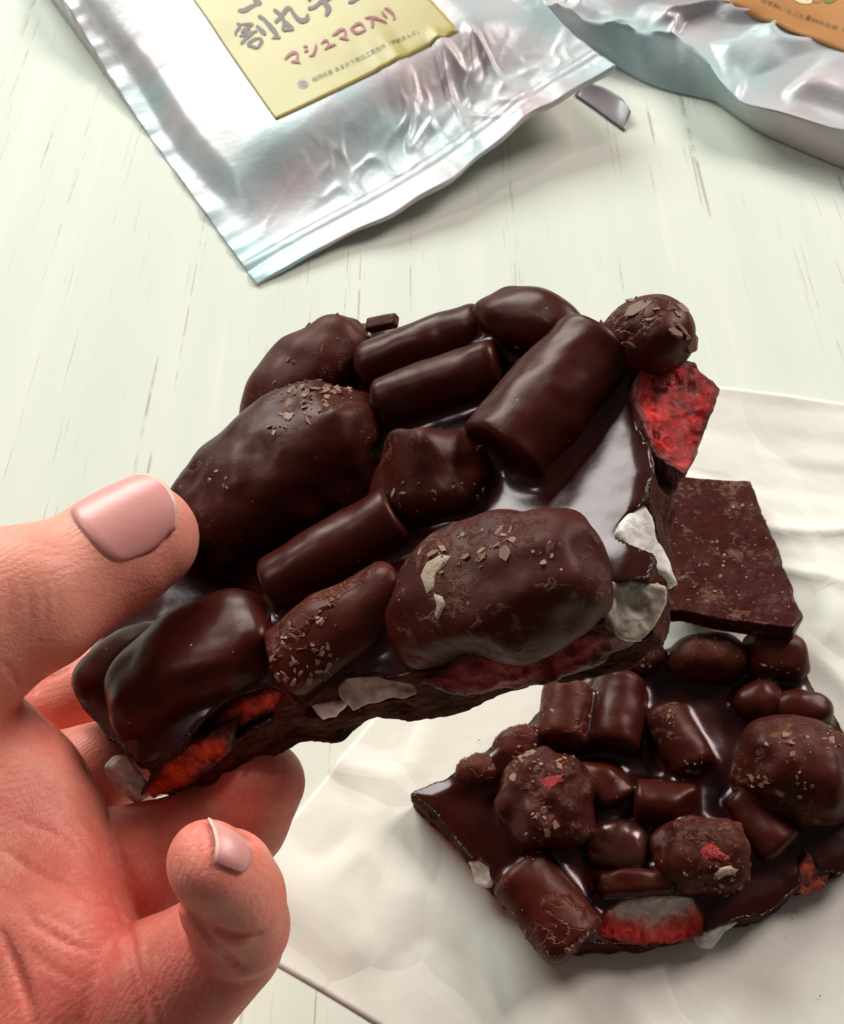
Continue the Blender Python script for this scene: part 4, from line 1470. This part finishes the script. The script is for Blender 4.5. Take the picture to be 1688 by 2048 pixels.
P1 = Pouch(b0, Ud1, Vd1, z1, 0.28)
pouch1 = bpy.data.objects.new('foil_pouch', None)
col.objects.link(pouch1)
pouch1.empty_display_size = .02
tag(pouch1, 'silver foil pouch with a yellow label, lying behind the held chocolate', 'pouch', 'silver foil pouches on the table')
closed_bag('bag', P1, 260, 300, M['foil'], pouch1, lambda u, v: .03 + (lift1(u, v) - .1) * sstep(.3, 0, v) * .9)
# corners of the label from the photograph's visible two and the pouch's own directions
lb, lr = P1.uv(552, 241), P1.uv(917, 64)
l0 = P1.uv(380, -8)
dv_ = (l0 - lb)
lab = P1.sheet('label', [lb, lr, lr + dv_ * 1.7, lb + dv_ * 1.7], 60, 70, .030, M['label_yellow'], pouch1)
Z = lambda pts: [(440 + x / 6.03, y / 6.03) for x, y in pts]
brown = [(Z([(430, -40), (440, 30), (500, 65)]), 13), (Z([(480, 40), (380, 90), (300, 140), (215, 140)]), 9),
         (Z([(200, 295), (245, 300), (240, 340), (180, 410), (200, 440)]), 6.5), (Z([(240, 310), (380, 295), (410, 310)]), 5),
         (Z([(265, 375), (400, 315)]), 5), (Z([(250, 400), (345, 360), (370, 375)]), 5), (Z([(235, 450), (330, 420), (450, 385)]), 6.5),
         (Z([(290, 350), (320, 420), (350, 440)]), 6.5), (Z([(250, 545), (320, 470), (400, 415)]), 6.5), (Z([(440, 320), (500, 380), (555, 430)]), 9),
         (Z([(325, 550), (400, 490), (470, 470), (510, 480)]), 6), (Z([(510, 480), (500, 530), (450, 595)]), 7), (Z([(330, 550), (400, 575), (450, 595)]), 7),
         (Z([(460, 205), (520, 230), (600, 320), (700, 440)]), 9), (Z([(735, 465), (690, 460), (625, 472)]), 6),
         (Z([(650, 125), (700, 165), (740, 190), (770, 270), (890, 370)]), 8.5), (Z([(665, 285), (720, 230), (770, 170), (810, 105), (850, 105)]), 8.5),
         (Z([(840, 100), (890, 180), (950, 255), (1010, 270), (1060, 235), (1055, 180)]), 9), (Z([(765, 280), (775, 330), (750, 375), (890, 372)]), 6),
         (Z([(1060, 115), (1130, 110), (1220, 30), (1350, -20)]), 8.5), (Z([(1230, -40), (1270, 60), (1320, 120), (1275, 210)]), 10),
         (Z([(1545, 40), (1590, 40), (1690, -20)]), 6.5), (Z([(1060, 25), (1110, -10)]), 5)]
Y = lambda pts: [(640 + x / 8.44, y / 8.44) for x, y in pts]
X = lambda pts: [(580 + x / 5.627, 50 + y / 5.627) for x, y in pts]
red = [(X([(-60, 400), (0, 340), (50, 315), (90, 330), (80, 420)]), 5.5), (X([(10, 425), (60, 420), (120, 440)]), 5),
       (X([(150, 250), (200, 255)]), 4.5), (X([(160, 310), (210, 295)]), 4.5), (X([(215, 360), (260, 360), (285, 300), (295, 225)]), 4.5),
       (Y([(20, 760), (80, 695), (140, 705), (140, 790)]), 4.5), (Y([(80, 855), (140, 805), (270, 765)]), 4.5),
       (Y([(210, 615), (280, 580), (340, 515), (430, 520), (425, 640)]), 5.5), (Y([(325, 660), (400, 660), (485, 690)]), 4.8),
       (Y([(515, 505), (640, 410), (720, 425), (765, 530)]), 5), (Y([(515, 505), (625, 585), (765, 530)]), 5),
       (Y([(760, 320), (880, 310), (1000, 345), (1125, 400)]), 5), (Y([(870, 320), (895, 400), (880, 490)]), 5.5),
       (Y([(1045, 205), (1075, 270), (1135, 315)]), 4.2), (Y([(1085, 165), (1125, 155), (1200, 220), (1265, 290), (1245, 355)]), 4.8)]
P1.strokes('red_letter_outline', red, M['ink_halo'], lab, .034, 3.2)
P1.strokes('brown_lettering', brown, M['ink_brown'], lab, .045)
P1.strokes('red_lettering', red, M['ink_red'], lab, .060)
P1.text('small_print', '福岡県産 あまおう苺加工直売所「伊都きんぐ」', (626, 166), (838, 68), 10.5, M['ink_small'], lab, .045)
ring = [(606 + 11.5 * math.cos(a), 170 + 9 * math.sin(a)) for a in np.linspace(0, 2 * math.pi, 25)[:-1]]
P1.polygon('round_emblem', ring, M['emblem'], lab, .040)
P1.strokes('emblem_marks', [([(599, 168), (605, 165), (612, 169)], 2), ([(600, 174), (606, 171), (613, 175)], 2)], M['ink_small'], lab, .048)


# folded tab of the back sheet that shows beyond the lower right corner
def tab():
    L_ = [(1150, 190), (1190, 218), (1228, 246), (1250, 262)]
    T_ = [(1165, 160), (1212, 176), (1244, 196), (1262, 222)]
    V = []
    n, m = 14, 9
    for k in range(n):
        g = k / (n - 1) * 3
        a = min(int(g), 2)
        lx = np.array(L_[a]) * (1 - g + a) + np.array(L_[a + 1]) * (g - a)
        tx = np.array(T_[a]) * (1 - g + a) + np.array(T_[a + 1]) * (g - a)
        for j in range(m):
            f = j / (m - 1)
            p = lx * (1 - f) + tx * f
            V.append(tbl(p[0], p[1], max(.03, .06 + .30 * f ** 1.4 + .05 * math.sin(k * .6) * f - .25 * max(0, k / (n - 1) - .8) * f)))
    fc = [(k * m + j, (k + 1) * m + j, (k + 1) * m + j + 1, k * m + j + 1) for k in range(n - 1) for j in range(m - 1)]
    o = mesh_obj('back_flap', V, fc, M['flap'], pouch1)
    md = o.modifiers.new('thick', 'SOLIDIFY')
    md.thickness = .0002
    return o


tab()

# --- the pouch with the orange label: near side wall, ridge and top face
low = [(1060, 30), (1090, 62), (1140, 88), (1200, 117), (1250, 145), (1290, 166), (1330, 180), (1370, 190), (1400, 196), (1430, 204), (1480, 240), (1520, 266), (1600, 302), (1688, 338), (1800, 390), (1950, 450)]
hig = [(1084, -8), (1092, 8), (1120, 16), (1170, 40), (1230, 48), (1280, 62), (1320, 64), (1350, 72), (1385, 92), (1415, 122), (1450, 172), (1485, 206), (1560, 222), (1688, 262), (1800, 300), (1950, 350)]
NS = 160


def resample(pl, z):
    P = np.array([tbl(x, y, z) for x, y in pl])
    t = np.linspace(0, len(P) - 1, NS)
    out = np.stack([np.interp(t, np.arange(len(P)), P[:, k]) for k in range(3)], 1)
    for _ in range(6):
        out[1:-1] = (out[:-2] + 2 * out[1:-1] + out[2:]) / 4
    return out


rl, rh = resample(low, .06), resample(hig, 1.5)
back = np.array([.60, .80, 0])


def pouch2():
    root = bpy.data.objects.new('foil_pouch', None)
    col.objects.link(root)
    root.empty_display_size = .02
    tag(root, 'silver foil pouch with an orange label at the upper right', 'pouch', 'silver foil pouches on the table')
    rows = []
    for j in range(13):
        f = j / 12
        p = rl * (1 - f) + rh * f
        p = p + np.array([-.3, -.4, 0]) * math.sin(math.pi * f) * (.25 + .35 * noise(p[:, :2], .5, 3)[:, None])
        rows.append(p)
    m = 110
    k = np.arange(NS)
    for j in range(1, m):
        f = j / (m - 1)
        dist = 17 * f ** 1.5
        p = rh + back * dist
        s = np.linspace(0, 1, NS)
        q = np.stack([s * 20, np.full(NS, dist)], -1)
        sm = np.minimum(1, dist / 3.0)
        # the ridge line straightens further back
        straight = rh[0] + (rh[-1] - rh[0]) * s[:, None] + back * dist
        bl = sstep(0, 6, dist)
        p = p * (1 - bl) + straight * bl
        z = 1.5 + .9 * sstep(0, 5, dist) * sstep(0, .18, s)
        fold = np.exp(-((dist - 1.6) / 1.5) ** 2)
        fq = np.stack([s * 9 + .25 * dist, dist * .55 - s * 2], -1)
        z = z + fold * .55 * (np.clip(1 - np.abs(fbm(fq, .8, 111, 2)) * 2.2, 0, 1) - .35) + .05 * fbm(q, .3, 115, 2)
        p[:, 2] = z
        rows.append(p)
    Rw = np.array(rows)
    nr = len(rows)
    V = Rw.reshape(-1, 3)
    idx = np.arange(nr * NS).reshape(nr, NS)
    f = np.stack([idx[:-1, :-1], idx[:-1, 1:], idx[1:, 1:], idx[1:, :-1]], -1).reshape(-1, 4).tolist()
    # floor of the bag closes it towards the table
    b0_ = len(V)
    V = np.concatenate([V, np.concatenate([Rw[-1][:, :2], np.full((NS, 1), .06)], 1)])
    for i in range(NS - 1):
        f.append((int(idx[-1, i]), int(idx[-1, i + 1]), b0_ + i + 1, b0_ + i))
        f.append((b0_ + i, b0_ + i + 1, int(idx[0, i + 1]), int(idx[0, i])))
    o = mesh_obj('bag', V, f, M['foil'], root)

    zgrid = Rw[13:]

    def zf(u, v):
        P_ = zgrid[::3, ::4].reshape(-1, 3)
        d = (P_[None, :, 0] - u[:, None]) ** 2 + (P_[None, :, 1] - v[:, None]) ** 2
        i = np.argpartition(d, 6, axis=1)[:, :6]
        ww = 1 / (np.take_along_axis(d, i, 1) + .02)
        return (P_[i, 2] * ww).sum(1) / ww.sum(1)
    P2 = Pouch(np.zeros(2), (1.0, 0), (0, 1.0), zf)
    a, b2 = P2.uv(1418, -2), P2.uv(1690, 106)
    e = (b2 - a) / np.linalg.norm(b2 - a)
    a2, b3 = a - e * 3.0, b2 + e * 6.0
    pr = np.array([-e[1], e[0]])
    lab2 = P2.sheet('label', [a2, b3, b3 + pr * 8, a2 + pr * 8], 40, 34, .06, M['label_orange'], root)
    P2.text('small_print', '自家製いちごと素材のお店「伊都きんぐ」', (1522, 6), (1760, 96), 10, M['ink_small'], lab2, .085)
    el = lambda cx, cy, rx, ry, an: [(cx + rx * math.cos(t) * math.cos(an) - ry * math.sin(t) * math.sin(an), cy + rx * math.cos(t) * math.sin(an) + ry * math.sin(t) * math.cos(an)) for t in np.linspace(0, 2 * math.pi, 19)[:-1]]
    P2.polygon('printed_nut', el(1604, 2, 20, 9, .25), M['print_cream'], lab2, .082)
    P2.polygon('printed_nut_hollow', el(1607, -2, 12, 3.5, .3), M['print_brown'], lab2, .088)
    P2.polygon('printed_bean', el(1633, 0, 10, 10, 0), M['print_brown'], lab2, .080)
    P2.polygon('printed_leaf', el(1660, -2, 16, 11, -.5), M['print_green'], lab2, .084)
    return root


pouch2()
